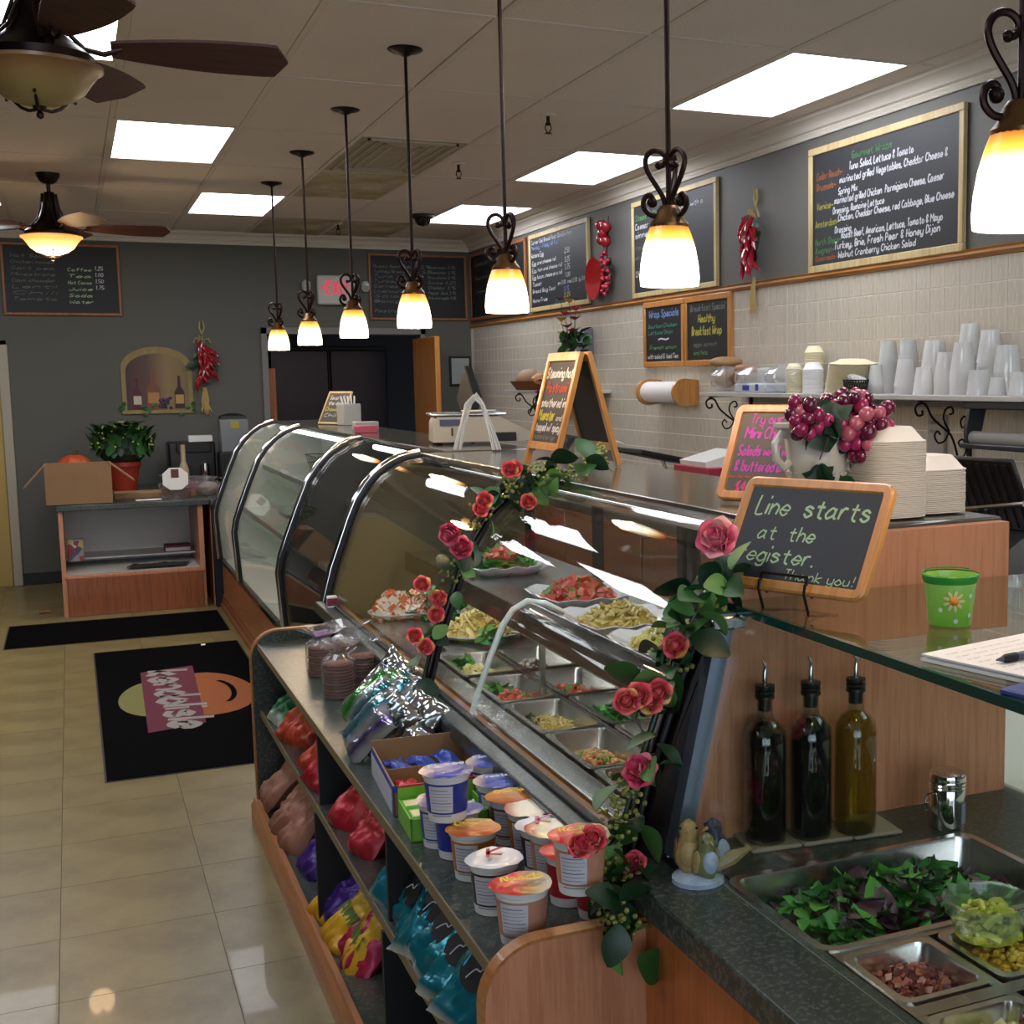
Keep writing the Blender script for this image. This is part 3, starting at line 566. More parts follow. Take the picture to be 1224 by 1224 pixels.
# --- far case (Y 5.16 .. 10.05)
t=thing('bakery_case','far curved glass bakery case with chrome bars running to the back corner','display case',(0,0,0))
MB().box(.96,5.16,.06,1.76,10.05,.345).build('base_cabinet',M_orangeY,t)
q=MB().box(.945,5.16,0,1.0,10.05,.07,.004).box(.93,5.16,0,.95,10.05,.035,.006).box(.952,5.16,.07,.97,10.05,.10,.004); q.build('base_moulding',wood('base_moulding','#6e3f22','#8c562f',.4,'y'),t)
MB().box(.942,5.16,.345,.972,10.05,.378,.003).build('glass_channel',mat('black_gloss_channel','#141414',.2),t)
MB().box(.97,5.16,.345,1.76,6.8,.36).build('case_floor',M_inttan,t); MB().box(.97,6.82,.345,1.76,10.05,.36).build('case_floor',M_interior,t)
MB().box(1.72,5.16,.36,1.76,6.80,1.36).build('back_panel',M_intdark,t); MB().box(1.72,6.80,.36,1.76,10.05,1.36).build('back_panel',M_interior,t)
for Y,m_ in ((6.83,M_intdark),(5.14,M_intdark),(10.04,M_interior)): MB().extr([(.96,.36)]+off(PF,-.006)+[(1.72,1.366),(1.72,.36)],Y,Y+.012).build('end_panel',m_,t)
MB().box(1.375,5.13,1.365,1.76,10.06,1.388,.004).build('counter_top',M_ctop,t)
for y0,y1 in ((5.17,6.77),(6.86,8.77),(8.83,10.0)): MB().sheet(PF,y0,y1,.006).build('curved_glass',M_glass,t)
for Y in (6.81,8.80,10.03): bar(PF,Y,t,M_chrome)
for z,x in ((.74,1.12),(1.05,1.28)):
    for y0,y1 in ((5.2,6.76),(6.9,10.0)):
        MB().box(x,y0,z,1.72,y1,z+.01).build('glass_shelf',glassmat('shelf_glass','#e4efe8',0,1.5,1,.12),t)
        MB().box(x-.006,y0,z-.018,x+.002,y1,z+.014).build('shelf_edge',mat('shelf_edge_grey','#7c8078',.3,.5),t)
tubelamp(1.42,6.95,9.95,1.335,t,9); tubelamp(1.42,5.3,6.7,1.335,t,3)
# --- snack shelf unit (Y 1.99 .. 4.98)
t=thing('snack_shelf','low two-tier green granite and cherry shelf full of chips and cereal cups','shelf',(0,0,0))
def endp(x0,x1,zt,r,n=8): return [(x0,.075),(x0,zt-r)]+[(x0+r-r*math.cos(R(90*i/n)),zt-r+r*math.sin(R(90*i/n))) for i in range(1,n+1)]+[(x1,zt),(x1,.075)]
for Y,lb in ((1.955,'near rounded cherry end panel'),(4.96,None)):
    e=MB().extr(endp(.560,.86,.742,.10),Y,Y+.03).build('end_panel',M_orange if lb else M_granite,t)
    pts=[(a,b) for a,b in endp(.560,.86,.742,.10)[:-1]]
    MB().sheet(off(pts,.006),Y-.001,Y+.031,.006).build('edge_band',wood('edge_band','#96602f','#a9713c',.4,'y'),e)
for z,x,nm in ((.70,.585,'top_board'),(.445,.585,'middle_board'),(.09,.565,'bottom_board')):
    b=MB().box(x,1.985,z-.022,.86,4.96,z).build(nm,M_granite,t)
    MB().box(x-.004,1.985,z-.024,x,4.96,z+.001).build('edge_band',mat('brown_granite_edge','#6f6346',.5),b)
for Y in (2.83,3.73):
    MB().box(.592,Y,.445,.86,Y+.018,.678).build('divider',M_dark,t); MB().box(.575,Y,.09,.86,Y+.018,.423).build('divider',M_dark,t)
MB().box(.845,1.985,.02,.86,4.96,.70).build('back_board',M_dark,t)
MB().extr([(.535,0),(.535,.075),(.542,.085),(.548,.1),(.565,.1),(.565,0)],1.955,4.99).build('kick_moulding',M_orangeY,t)
# --- near counter with the sneeze guard
t=thing('salad_counter','green granite topping counter with cherry front at the bottom right','counter',(0,0,0))
MB().box(.85,.45,0,1.70,1.985,.69).box(.85,.45,.69,.875,1.985,.77).box(.875,1.95,.69,1.70,1.985,.77).build('cabinet',wood('orange_cherry_front','#a85a2a','#b96a36',.35),t)
MB().box(.85,1.985,0,.88,2.09,.77).build('corner_panel',_M['orange_cherry_front'],t)
c=MB().box(.825,.45,.77,.978,2.054,.82,.004).box(.978,1.875,.77,1.70,2.054,.82).box(1.468,.45,.77,1.70,1.875,.82); c.build('worktop',M_granite,t)
q=MB().box(.978,1.548,.805,1.468,1.575,.8195).box(.978,1.345,.805,1.468,1.372,.8195).box(.978,1.14,.805,1.468,1.165,.8195)
for x in (.978,1.128,1.302): q.box(x-.0,1.0,.805,x+.018,1.56,.8193)
q.build('insert_rails',M_steel,t)
MB().box(.955,.45,.8202,.9565,1.94,.8206).build('seam',mat('seam_light','#7b8078',.5),t)
t=thing('sneeze_guard','glass sneeze guard with green-edged glass top over the toppings counter','glass guard',(0,0,0))
topg=[(1.045,.9),(1.045,2.13),(1.72,2.04),(2.2,1.5),(2.2,.9)]
MB().extr([(1.045,.8),(1.060,2.045),(1.95,2.045),(2.15,.8)],1.258,1.270,'z').build('glass_top',glassmat('top_glass','#e6f2ea',0,1.5,1),t)
MB().extr([(1.038,.8),(1.053,2.05),(1.061,2.045),(1.046,.8)],1.2565,1.2715,'z').build('green_edge',mat('green_glass_edge','#0d3b34',.15,coat=.5),t)
# leaning pane: from (.945,z .83) to (1.062,z 1.255)
for nm,y0,y1,mm,th in (('front_pane',.8,1.985,M_glass,.006),):
    MB().extr([(.935,.832),(1.045,1.254),(1.050,1.254),(.940,.832)],y0,y1).build(nm,mm,t)
MB().extr([(.921,.826),(1.020,1.258),(1.052,1.258),(.953,.826)],1.995,2.03).build('corner_post',mat('anodised_blue_grey','#8b97a6',.3,.7),t)
MB().box(1.0,1.985,1.23,1.07,2.03,1.2555,.004).build('clamp',M_steel,t)
MB().box(.905,1.96,.82,.99,2.04,.838,.004).build('foot_plate',M_glass,t)
t=MB().box(1.72,1.15,.60,2.16,3.4,.826,.004).build('cutting_board',mat('white_cutting_board','#b9bfae',.45,var=.05,vs=3)); tag(t,'long white prep cutting board to the right of the cherry end panel','cutting board')
# --- back counter against the right wall
t=thing('back_counter','cherry base cabinets with a dark worktop along the tiled right wall','cabinet',(0,0,0))
MB().box(2.85,1.0,.1,3.48,9.6,.86).build('carcass',M_orangeY,t)
MB().box(2.82,1.0,.86,3.48,9.6,.9,.004).build('worktop',mat('dark_worktop','#3a3a36',.3,var=.2,vs=40),t)
for k in range(14):
    y=1.02+k*.61; d=MB().box(2.832,y,.14,2.85,y+.59,.84,.004).build('door',wood('cabinet_door_cherry','#6e3a1c','#854a26',.4),t); MB().tube([(2.832,y+.5,.7),(2.80,y+.5,.7),(2.80,y+.5,.8),(2.832,y+.5,.8)],.005,6).build('handle',M_chrome,d)
# --- far left open display cabinet and counter return
t=thing('display_cabinet','cherry display cabinet with a white open interior below a cardboard box','cabinet',(0,0,0))
q=MB().box(-.125,10.17,0,-.095,11.95,.77).box(.82,10.17,.28,.85,11.95,.77); q=MB().box(-.13,10.17,0,-.10,11.9,.77); q.build('side_panel',M_orange,t); MB().box(.815,10.17,0,.85,11.9,.77).build('side_panel',M_orange,t)
MB().box(-.10,10.15,0,.83,10.19,.275,.003).build('kick_panel',wood('kick_panel_cherry','#7a4120','#91512a',.4),t)
MB().box(-.11,10.15,.275,.84,10.2,.30,.004).build('sill',M_orange,t)
MB().box(-.10,10.19,.28,.815,11.0,.297).build('cabinet_floor',M_white,t); MB().box(-.10,11.0,.28,.815,11.02,.77).build('back_panel',M_white,t)
MB().box(-.10,10.6,.36,.815,11.0,.37).build('inner_shelf',M_white,t)
MB().box(-.14,10.14,.77,.90,11.98,.81,.004).build('worktop',M_granite,t)
t=thing('counter_return','granite topped counter return joining the bakery case to the end wall','counter',(0,0,0))
MB().box(.905,10.2,0,1.58,11.98,.77).build('cabinet',M_orange,t); MB().box(.901,10.08,.77,1.6,11.98,.81,.004).build('worktop',M_granite,t)
MB().box(.91,10.08,0,1.5,10.2,.77).build('corner_panel',M_dark,t)
# mats
M_mat=mat('black_carpet_mat','#060607',1,bump=.4,bs=300,ior=1.12)
t=thing('floor_mat','large black floor mat with an orange and yellow snack logo','mat',(.045,5.8,0))
MB().box(0,0,0,.845,2.88,.006,.003).build('carpet',M_mat,t); MB().box(-.008,-.008,0,.853,2.888,.0025).build('rubber_edge',M_dark,t)
def disc(cx,cy,rx,ry,z,n=28): 
    m=MB(); m.add([(cx,cy,z)]+[(cx+rx*math.cos(2*PI*i/n)*(1-.1*math.sin(2*PI*i/n)),cy+ry*math.sin(2*PI*i/n),z) for i in range(n)],[(0,1+i,1+(i+1)%n) for i in range(n)]); return m
disc(.28,1.46,.19,.42,.0066).build('yellow_patch',mat('mat_yellow','#6f6c3a',.95),t,smooth=0); disc(.53,1.46,.25,.52,.0067).build('orange_patch',mat('mat_orange','#8a4a1c',.95),t,smooth=0)
MB().extr([(.20,.72),(.47,.80),(.52,2.2),(.23,2.14)],.0068,.0072,'z').build('crimson_patch',mat('mat_crimson','#5c1c2e',.95),t,smooth=0)
letters(t,[('kendolisle',0,.03,.21,1.38,mat('mat_letter_grey','#8b8580',.95))],lambda u,v:(.24+v+.03*u,2.14-u,.0076),wt=.22)
m=MB(); pts=[(.585+.085*math.cos(R(a)),1.46+.28*math.sin(R(a))) for a in range(-70,80,10)]; ribbon(m,pts,.028,lambda u,v:(u,v,.0073)); m.build('smile_mark',M_mat,t,smooth=0)
t=thing('floor_mat','long narrow plain black mat in front of the display cabinet','mat',(-.475,9.09,0))
MB().box(0,0,0,1.365,.84,.006,.003).build('carpet',M_mat,t); MB().box(-.008,-.008,0,1.373,.848,.0025).build('rubber_edge',M_dark,t)
for q,lb in (((53,732),'small crumpled red scrap of paper on the floor tiles'),((243,772),'tiny white paper scrap on the big black mat')):
    p=onz(*q,.008); m=MB(); m.grid(lambda u,v:((u-.5)*(.07 if q[0]<100 else .025),(v-.5)*.05,.004+.008*abs(math.sin(7*u+5*v))),5,4); o=m.build('paper_scrap',mat('red_scrap','#a8442e',.8) if q[0]<100 else M_paper,None,loc=p); tag(o,lb,'scrap')
# ================================================================== food
def rrect(w,h,r,z,n=4):
    o=[]
    for cx,cy,a0 in ((w/2-r,-h/2+r,-90),(w/2-r,h/2-r,0),(-w/2+r,h/2-r,90),(-w/2+r,-h/2+r,180)):
        for k in range(n+1): a=R(a0+k*90/n); o.append((cx+r*math.cos(a),cy+r*math.sin(a),z))
    return o
def loft(mb,rings,cap0=True,cap1=True):
    n=len(rings[0]); vs=[p for r in rings for p in r]; fs=[]
    for k in range(len(rings)-1):
        for i in range(n): j=(i+1)%n; fs.append((k*n+i,k*n+j,(k+1)*n+j,(k+1)*n+i))
    if cap0: fs.append(tuple(range(n))[::-1])
    if cap1: fs.append(tuple(range((len(rings)-1)*n,len(rings)*n)))
    return mb.add(vs,fs)
def panmesh(w,h,d,rim=.012,r=.022,name='steam_pan',m=None):
    return loft(MB(),[rrect(w,h,r,-.004),rrect(w,h,r,0),rrect(w-2*rim,h-2*rim,r*.9,0),rrect(w-2*rim-.004,h-2*rim-.004,r*.9,-.006),rrect(w-2*rim-.02,h-2*rim-.02,r,-d+.008),rrect(w-2*rim-.03,h-2*rim-.03,r*.8,-d),
       rrect(w-2*rim-.03,h-2*rim-.03,r*.8,-d-.002),rrect(w-2*rim-.016,h-2*rim-.016,r,-d+.006),rrect(w-2*rim+.002,h-2*rim+.002,r,-.006)][::1],False,False)
def heap(name,label,cat,loc,rx,ry,h,kind,m,n,s,sq=2,rot=0,group=None,parent=None,base=None):
    mb=MB(); rnd=random.uniform
    if base is not False:
        def f(u,v):
            a=2*PI*u; q=v; ca,sa=math.cos(a),math.sin(a); k=(abs(ca)**sq+abs(sa)**sq)**(-1/sq) if sq>2 else 1
            return (rx*q*ca*k*.97,ry*q*sa*k*.97,h*(1-q*q)*.85-.002)
        mb.grid(lambda u,v:f(u,1-v),14,4,wrap=True)
    for i in range(n):
        while 1:
            a,b=rnd(-1,1),rnd(-1,1)
            if abs(a)**sq+abs(b)**sq<=1: break
        q=(abs(a)**sq+abs(b)**sq)**(2/sq); z=h*(1-q)+rnd(-.2,.35)*s; z=max(z,s*.2)
        mb.at((a*rx*.95,b*ry*.95,z),(rnd(-1,1)*(.9 if kind!='leaf' else .7),rnd(-1,1)*(.9 if kind!='leaf' else .7),rnd(0,6.3)),rnd(.7,1.3)*s)
        if kind=='chunk': j=lambda:rnd(.35,.6); mb.box(-j(),-j(),-j()*.8,j(),j(),j()*.8)
        elif kind=='ball': mb.ball((0,0,0),.5,6,4,.12)
        elif kind=='shred': mb.tube([(-.9,0,0),(-.3,.25*rnd(-1,1),.2),(.3,.25*rnd(-1,1),.15),(.9,0,-.1)],.13,4,flat=1)
        elif kind=='penne': mb.tube([(-.6,0,0),(0,.12,.1),(.6,0,0)],.24,6)
        elif kind=='leaf':
            c=rnd(.1,.5); w=rnd(.35,.6)
            vs=[];
            for k in range(6):
                u=k/5; ww=w*math.sin(PI*min(1,u*.85+.12))*rnd(.85,1.15); vs+=[(u*2-1,-ww,c*u*u+rnd(-.06,.12)),(u*2-1,0,c*u*u-.1),(u*2-1,ww,c*u*u+rnd(-.06,.12))]
            mb.add(vs,[f for k in range(5) for f in ((3*k,3*k+1,3*k+4,3*k+3),(3*k+1,3*k+2,3*k+5,3*k+4))])
    mb.m=Matrix.Identity(4)
    o=mb.build(name,m,parent,loc,(0,0,rot),smooth=50); o['kind']='stuff'
    if not parent: tag(o,label,cat,group)
    return o
H_green=rampmat('salad_greens',['#1f5a22','#2f7a2c','#4f9a3c','#1a4a1e','#69a84a','#3a1c28','#2c6a2a','#451f30'],.4,'island')
H_lettuce=rampmat('lettuce_garnish',['#3f8a32','#5fa83e','#2f7028','#7fbf50'],.45,'island')
H_pasta=rampmat('yellow_pasta',['#cdb564','#d9c57c','#c2a650','#dccb90'],.4,'island'); H_egg=rampmat('egg_salad',['#d8cf86','#cdbf62','#e0dba8'],.5,'island')
H_rice=rampmat('rice_beans',['#c9bfae','#a99a8a','#6a4a48','#d8d0c0','#bfae98'],.5,'island'); H_chick=rampmat('chickpea_salad',['#c98a4a','#d39a5c','#b86a38','#7f9a3c','#dab070'],.4,'island')
H_shrimp=rampmat('tomato_salad',['#c9503a','#dc7050','#e08a68','#5f8a3a','#c23a2c'],.35,'island'); H_tan=rampmat('chicken_salad',['#b49a78','#c8b090','#a0866a','#d2c0a4'],.5,'island')
H_salmon=rampmat('salmon_cream',['#e07a48','#e8e0d0','#d8683c','#f0e8dc'],.45,'island'); H_bacon=rampmat('bacon_bits',['#7a2c24','#a04a38','#c08a70','#5a1e1a','#b0604a'],.4,'island')
H_corn=rampmat('sweet_corn',['#d9b02c','#e2bf48','#c99a20'],.35,'island'); H_red=rampmat('beet_relish',['#6a1f2c','#822838','#501820'],.4,'island')
H_roast=rampmat('roast_meat',['#7a5236','#8f6444','#5f3c28','#a2795a'],.45,'noise',9,const=False,bump=.5,bs=30)
pm=panmesh(.182,.335,.10); pmm=pm.mesh('steam_pan',M_steelpan)
slots=[2.235,2.57,2.915,3.26,3.61,3.98]; cols=[1.149,1.343,1.537]
foods={(0,5):(H_egg,'chunk',.012,'chopped egg salad with a lettuce leaf','front row, farthest'),(0,4):(H_shrimp,'chunk',.014,'crab salad with greens','front row, second from the far end'),(0,3):(H_pasta,'shred',.014,'yellow spiral pasta salad with parsley','front row, beside the bright inner guard'),
(0,2):(H_chick,'ball',.014,'orange chickpea salad','front row, left of the big pink rose'),(0,1):(H_pasta,'penne',.014,'pale noodle salad','front row, behind the big pink rose'),(0,0):(H_green,'leaf',.02,'mixed greens','front row, nearest to the end panel'),
(1,5):(H_rice,'ball',.011,'rice and black bean salad','middle row, farthest'),(1,4):(H_shrimp,'chunk',.013,'shrimp salad low in the pan','middle row, second from the far end'),(1,3):(H_lettuce,'leaf',.02,'sliced cucumber and lettuce','middle row, right of the pasta salad'),(1,2):(H_rice,'ball',.011,'grain salad','middle row, behind the garland'),(1,1):(H_egg,'shred',.012,'shredded slaw','middle row, nearer end'),(1,0):(H_tan,'chunk',.014,'tuna salad','middle row, nearest'),
(2,5):(H_red,'chunk',.013,'dark red beet salad','back row, farthest'),(2,4):(H_lettuce,'leaf',.02,'chopped green salad','back row, second from the far end'),(2,3):(H_tan,'chunk',.013,'chicken salad','back row, third from the far end'),(2,2):(H_chick,'ball',.013,'bean salad','back row, middle'),(2,1):(H_green,'leaf',.02,'dark leaf salad','back row, nearer end'),(2,0):(H_pasta,'penne',.013,'penne salad','back row, nearest')}
for (c,k),(m_,kd,s_,nm,wh) in foods.items():
    x,y=cols[c],slots[k]
    o=inst(pmm,'steam_pan',None,(x,y,.763)); tag(o,'steam pan of '+nm+', '+wh.replace('second from','2nd from'),'pan','steam pans in the deli case')
    heap(nm.replace(',','').split(' with ')[0].split(' and ')[-1].split(' low ')[0].replace(' ','_'),nm+' in a steam pan, '+wh,'salad',(x,y,.698),.070,.145,.036+.012*(k%2),kd,m_,170 if kd!='leaf' else 75,s_*1.1,sq=5)
heap('parsley_garnish','dark parsley bunch on the yellow pasta salad','parsley',(1.115,3.345,.705),.035,.045,.03,'leaf',rampmat('parsley',['#2c4a1c','#3d5f26','#22401a'],.5,'island'),50,.012)
heap('lettuce_garnish','green lettuce leaf at the far end of the egg salad pan','lettuce',(1.12,4.07,.72),.045,.045,.035,'leaf',H_lettuce,22,.028)
heap('lettuce_garnish','green lettuce leaf in front of the grain salad platter','lettuce',(1.27,4.22,.775),.04,.05,.04,'leaf',H_lettuce,22,.028)
heap('lettuce_garnish','green lettuce sprig at the far end of the crab salad pan','lettuce',(1.12,3.70,.72),.045,.045,.03,'leaf',H_lettuce,22,.024)
# platters
def platter(x,y,z,w,h,label,m,rot=0,name='serving_platter'):
    mb=MB(); rings=[]
    for (q,zz) in ((.72,0),(.98,.032),(1.0,.034),(.97,.035),(.72,.006)):
        ring=[]
        for i in range(48):
            a=2*PI*i/48; ca,sa=math.cos(a),math.sin(a); k=(abs(ca)**5+abs(sa)**5)**-.2; f=1+(.018*math.cos(12*a) if zz>.01 else 0)
            ring.append((w/2*q*k*ca*f,h/2*q*k*sa*f,zz+(.004*math.cos(12*a) if zz>.01 else 0)))
        rings.append(ring)
    loft(mb,rings,True,True); o=mb.build(name,m,None,(x,y,z),(0,0,rot)); return tag(o,label,'platter')
M_porc=mat('white_porcelain','#e6e4e6',.2,coat=.4)
for px,py,lb,m_,kd,s_,fd in ((600,672,'white platter of leafy salad topped with salmon, left on the inner shelf',H_lettuce,'leaf',.035,'leafy salad'),(693,708,'white platter of tomato and shrimp salad on the inner shelf',H_shrimp,'chunk',.024,'tomato shrimp salad'),(738,738,'white platter of yellow bow pasta salad on the inner shelf',H_pasta,'penne',.02,'yellow pasta salad'),(800,768,'white platter of vegetable pasta nearest on the inner shelf',H_egg,'penne',.02,'vegetable pasta')):
    p=onz(px,py+6,1.01); p.x=min(max(p.x,1.33),1.47); platter(p.x,p.y,.996,.29,.34,lb,M_porc)
    heap(fd.replace(' ','_'),fd+' heaped on the '+' '.join(lb.split()[:2])+(' at the left' if fd=='leafy salad' else ' on the inner shelf'),'salad',(p.x,p.y,1.0),.105,.13,.06,kd,m_,130,s_,sq=3)
    if fd=='leafy salad': heap('salmon_topping','orange salmon strips on top of the leafy salad','salmon',(p.x+.01,p.y-.02,1.05),.07,.08,.035,'chunk',H_shrimp,45,.022,base=False)
for px,py,lb,m_,kd,s_,rx in ((575,752,'tan chunky pasta salad mound behind the garland post',H_pasta,'penne',.022,.15),(598,728,'beige rice and chicken salad mound behind the pasta mound',H_tan,'chunk',.022,.15),(470,728,'orange and white salmon cream cheese mound near the front glass',H_salmon,'chunk',.03,.09),(440,690,'orange speckled salad mound toward the far end of the near case',H_salmon,'chunk',.025,.09),(640,748,'chicken salad mound beside the pasta mound',H_tan,'chunk',.02,.11)):
    p=onz(px,py,.78); p.y=min(p.y,4.95 if px<500 else 4.8); p.x=min(p.x,1.5)
    d=MB().lathe([(rx*.75,0),(rx+.02,.022),(rx+.02,.026),(rx*.75,.006)],28).build('serving_dish',M_porc,None,(p.x,p.y,.757)); tag(d,'round white dish under the '+lb.split(' mound')[0],'dish')
    heap('salad_mound',lb,'salad',(p.x,p.y,.765),rx,rx*.9,.075,kd,m_,170,s_)
heap('shredded_beets','dark red shredded salad strip behind the rice and chicken mound','salad',(1.45,4.6,.76),.1,.14,.06,'shred',H_red,90,.03)
heap('greens','low leafy salad at the far end of the near case','salad',(1.3,4.93,.757),.2,.1,.09,'leaf',H_lettuce,60,.05)
# roasts and bowls in the dark middle case
def lump(name,label,c,r,m,cat,j=.10):
    mb=MB().at(c,(0,0,random.uniform(0,6)),1); mb.grid(lambda u,v:tuple(Vector((r[0]*math.cos(2*PI*u)*math.sin(PI*v),r[1]*math.sin(2*PI*u)*math.sin(PI*v),-r[2]*math.cos(PI*v)))*(1+j*noise.noise(Vector((3*math.cos(2*PI*u)*math.sin(PI*v)+c[1]*9,3*math.sin(2*PI*u)*math.sin(PI*v),3*v))))),20,12,wrap=True)
    o=mb.build(name,m,None); return tag(o,label,cat)
lump('roast_turkey','large pale brown roast on the middle glass shelf of the dark case',(1.42,6.2,.85),(.16,.2,.11),H_roast,'meat'); lump('roast_beef','darker roast at the near end of the middle shelf of the dark case',(1.40,5.65,.83),(.14,.17,.09),H_roast,'meat')
lump('ham','round ham on the bottom of the dark case',(1.25,6.15,.44),(.14,.16,.1),H_roast,'meat'); lump('salami','long sausage loaf on the bottom of the dark case',(1.2,5.65,.42),(.1,.22,.07),H_roast,'meat')
heap('kale_bed','leafy kale bed on the bottom of the dark case','lettuce',(1.45,5.95,.36),.16,.3,.08,'leaf',H_lettuce,70,.05)
for y,lb in ((6.35,'white mixing bowl on the top shelf of the dark case'),(5.8,'nearer white mixing bowl on the top shelf of the dark case')): o=MB().lathe([(.05,0),(.1,.04),(.13,.1),(.135,.1),(.102,.036),(.04,.006)],28).build('mixing_bowl',mat('grey_white_bowl','#9a9a94',.3),None,(1.45,y,1.061)); tag(o,lb,'bowl')
p=onz(338,733,.37); o=MB().lathe([(.06,0),(.12,.03),(.16,.1),(.165,.1),(.122,.026),(.05,.006)],28).build('serving_bowl',mat('black_plastic_bowl','#151717',.25),None,(1.16,6.45,.361)); tag(o,'black plastic bowl at the bottom of the dark case','bowl')
# wire basket of wrapped loaves in the bright case
t=thing('wire_basket','wire basket of wrapped rolls on the top shelf of the bright case','basket',(1.5,8.05,1.061))
q=MB()
for z,s_ in ((0,.8),(.05,.88),(.1,.95),(.15,1.0)): q.tube([(a*s_,b*s_,z) for a,b in ((-.15,-.45),(.15,-.45),(.15,.45),(-.15,.45))],.003,5,closed=True)
for i in range(13): a=-.42+i*.07; q.tube([(-.15,a,.15),(-.12,a*.8,0),(.12,a*.8,0),(.15,a,.15)],.002,4)
q.build('wire_frame',M_black,t)
for i in range(7):
    lump('bread_roll','wrapped bread roll in the wire basket of the bright case',(1.5+random.uniform(-.05,.05),7.75+i*.1,1.14+random.uniform(0,.05)),(.06,.055,.045),rampmat('rolls',['#a87a4a','#8a5a34','#c29a6a','#7a3c34'],.5,'object'),'bread')['group']='rolls in the wire basket'
lump('bread_round','golden round loaf above the chrome bar on the top shelf of the bright case',(1.52,7.4,1.13),(.08,.08,.07),mat('gold_crust','#b98a44',.4),'bread')
heap('herb_bunch','green herb bunch left of the wire basket','herbs',(1.48,8.62,1.061),.06,.07,.1,'leaf',H_lettuce,35,.035)
for y,lb in ((7.3,'far'),(7.9,'middle'),(9.3,'nearly hidden far left')): o=MB().box(-.12,-.18,0,.12,.18,.02,.008).build('pastry_tray',mat('grey_tray','#8c8c84',.4),None,(1.42,y,.751)); tag(o,'grey pastry tray on the middle shelf of the bright case, '+{'far':'nearest','middle':'middle','nearly hidden far left':'farthest'}[lb]+' one','tray')
# salad bar near
o=panmesh(.515,.325,.10,.014,.03).build('hotel_pan',M_steelpan,None,(1.2235,1.7235,.8215)); tag(o,'full size steel pan of mixed leaf salad on the granite counter','pan')
heap('mixed_leaf_salad','mixed green and purple leaf salad in the big steel pan','salad',(1.2235,1.7235,.755),.222,.132,.062,'leaf',H_green,340,.035,sq=6)
im=panmesh(.158,.168,.10,.012,.02).mesh('insert_pan',M_steelpan)
for x,y,m_,kd,s_,nm,wh in ((1.061,1.462,H_bacon,'chunk',.010,'chopped bacon','below the left corner of the salad pan'),(1.232,1.462,H_corn,'ball',.011,'yellow sweet corn','in front of the clear pepper bowl'),(1.061,1.255,H_egg,'chunk',.02,'sliced peppers and onion','at the bottom edge of the photo'),(1.232,1.255,H_tan,'chunk',.014,'diced topping','at the bottom right corner of the photo'),(1.40,1.462,H_shrimp,'chunk',.012,'diced tomato','at the right edge of the photo')):
    o=inst(im,'insert_pan',None,(x,y,.8215)); tag(o,'small steel insert pan of '+nm+', '+wh,'pan','insert pans in the toppings counter')
    heap(nm.replace(' ','_'),nm+' in a small steel pan, '+wh,'topping',(x,y,.783),.060,.064,.032,kd,m_,230 if s_<.015 else 36,s_,sq=4)
lump('red_pepper','dark red pepper piece at the bottom edge of the photo',(1.105,1.25,.832),(.022,.022,.022),mat('pepper_red','#6a1424',.25,coat=.4),'pepper',.3)
p=onz(1180,1108,.835); t=thing('pepper_bowl','clear plastic bowl of yellow banana peppers on the toppings counter','bowl',(1.22,1.50,.823)); 
MB().lathe([(.03,0),(.05,.012),(.06,.04),(.063,.058),(.068,.06),(.066,.062),(.061,.061),(.056,.04),(.046,.014),(.0,.004)],36,cap=False).build('bowl',glassmat('bowl_plastic','#eef4ea',.02,1.5,1,.05),t)
heap('banana_peppers','yellow green banana peppers in the clear bowl','pepper',(1.22,1.50,.829),.050,.050,.044,'penne',rampmat('banana_pepper',['#b9bb3c','#c9c650','#a3a82c','#d2cf6a'],.25,'island',coat=.3),75,.021)
# ================================================================== snacks
def bagmesh(w,h,t,seed,crimp=.018,nu=17,nv=21,twist=.0):
    rs=random.Random(seed); of=Vector((rs.random()*50,rs.random()*50,rs.random()*50)); vs=[];fs=[]
    for side in (1,-1):
        for j in range(nv):
            v=j/(nv-1); zz=(v-.5)*h
            for i in range(nu):
                u=i/(nu-1)*2-1; vv=abs(v*2-1)
                edge=max(0,1-vv**5)*max(0,1-abs(u)**3.2)
                nz=noise.noise(Vector((u*2.2,v*3,side*3))+of)*.5+noise.noise(Vector((u*5+v*4,v*5-u*3,side*3))+of)*.42+noise.noise(Vector((u*12,v*9,side*5))+of)*.22
                pinch=1-.07*math.cos(v*PI*2)*0-.05*(1-vv)
                y=side*t/2*edge**.55*(1+nz)+noise.noise(Vector((u*1.5,v*2,9))+of)*.012
                if vv>.93: y=noise.noise(Vector((u*1.5,v*2,9))+of)*.012+side*.0008+.003*math.sin(u*14)
                vs.append((u*w/2*pinch,y,zz+noise.noise(Vector((u*3,v*2,5))+of)*.006))
    n=nu*nv
    for j in range(nv-1):
        for i in range(nu-1):
            a=j*nu+i; fs.append((a,a+nu,a+nu+1,a+1)); fs.append((n+a,n+a+1,n+a+nu+1,n+a+nu))
    return MB().add(vs,fs)
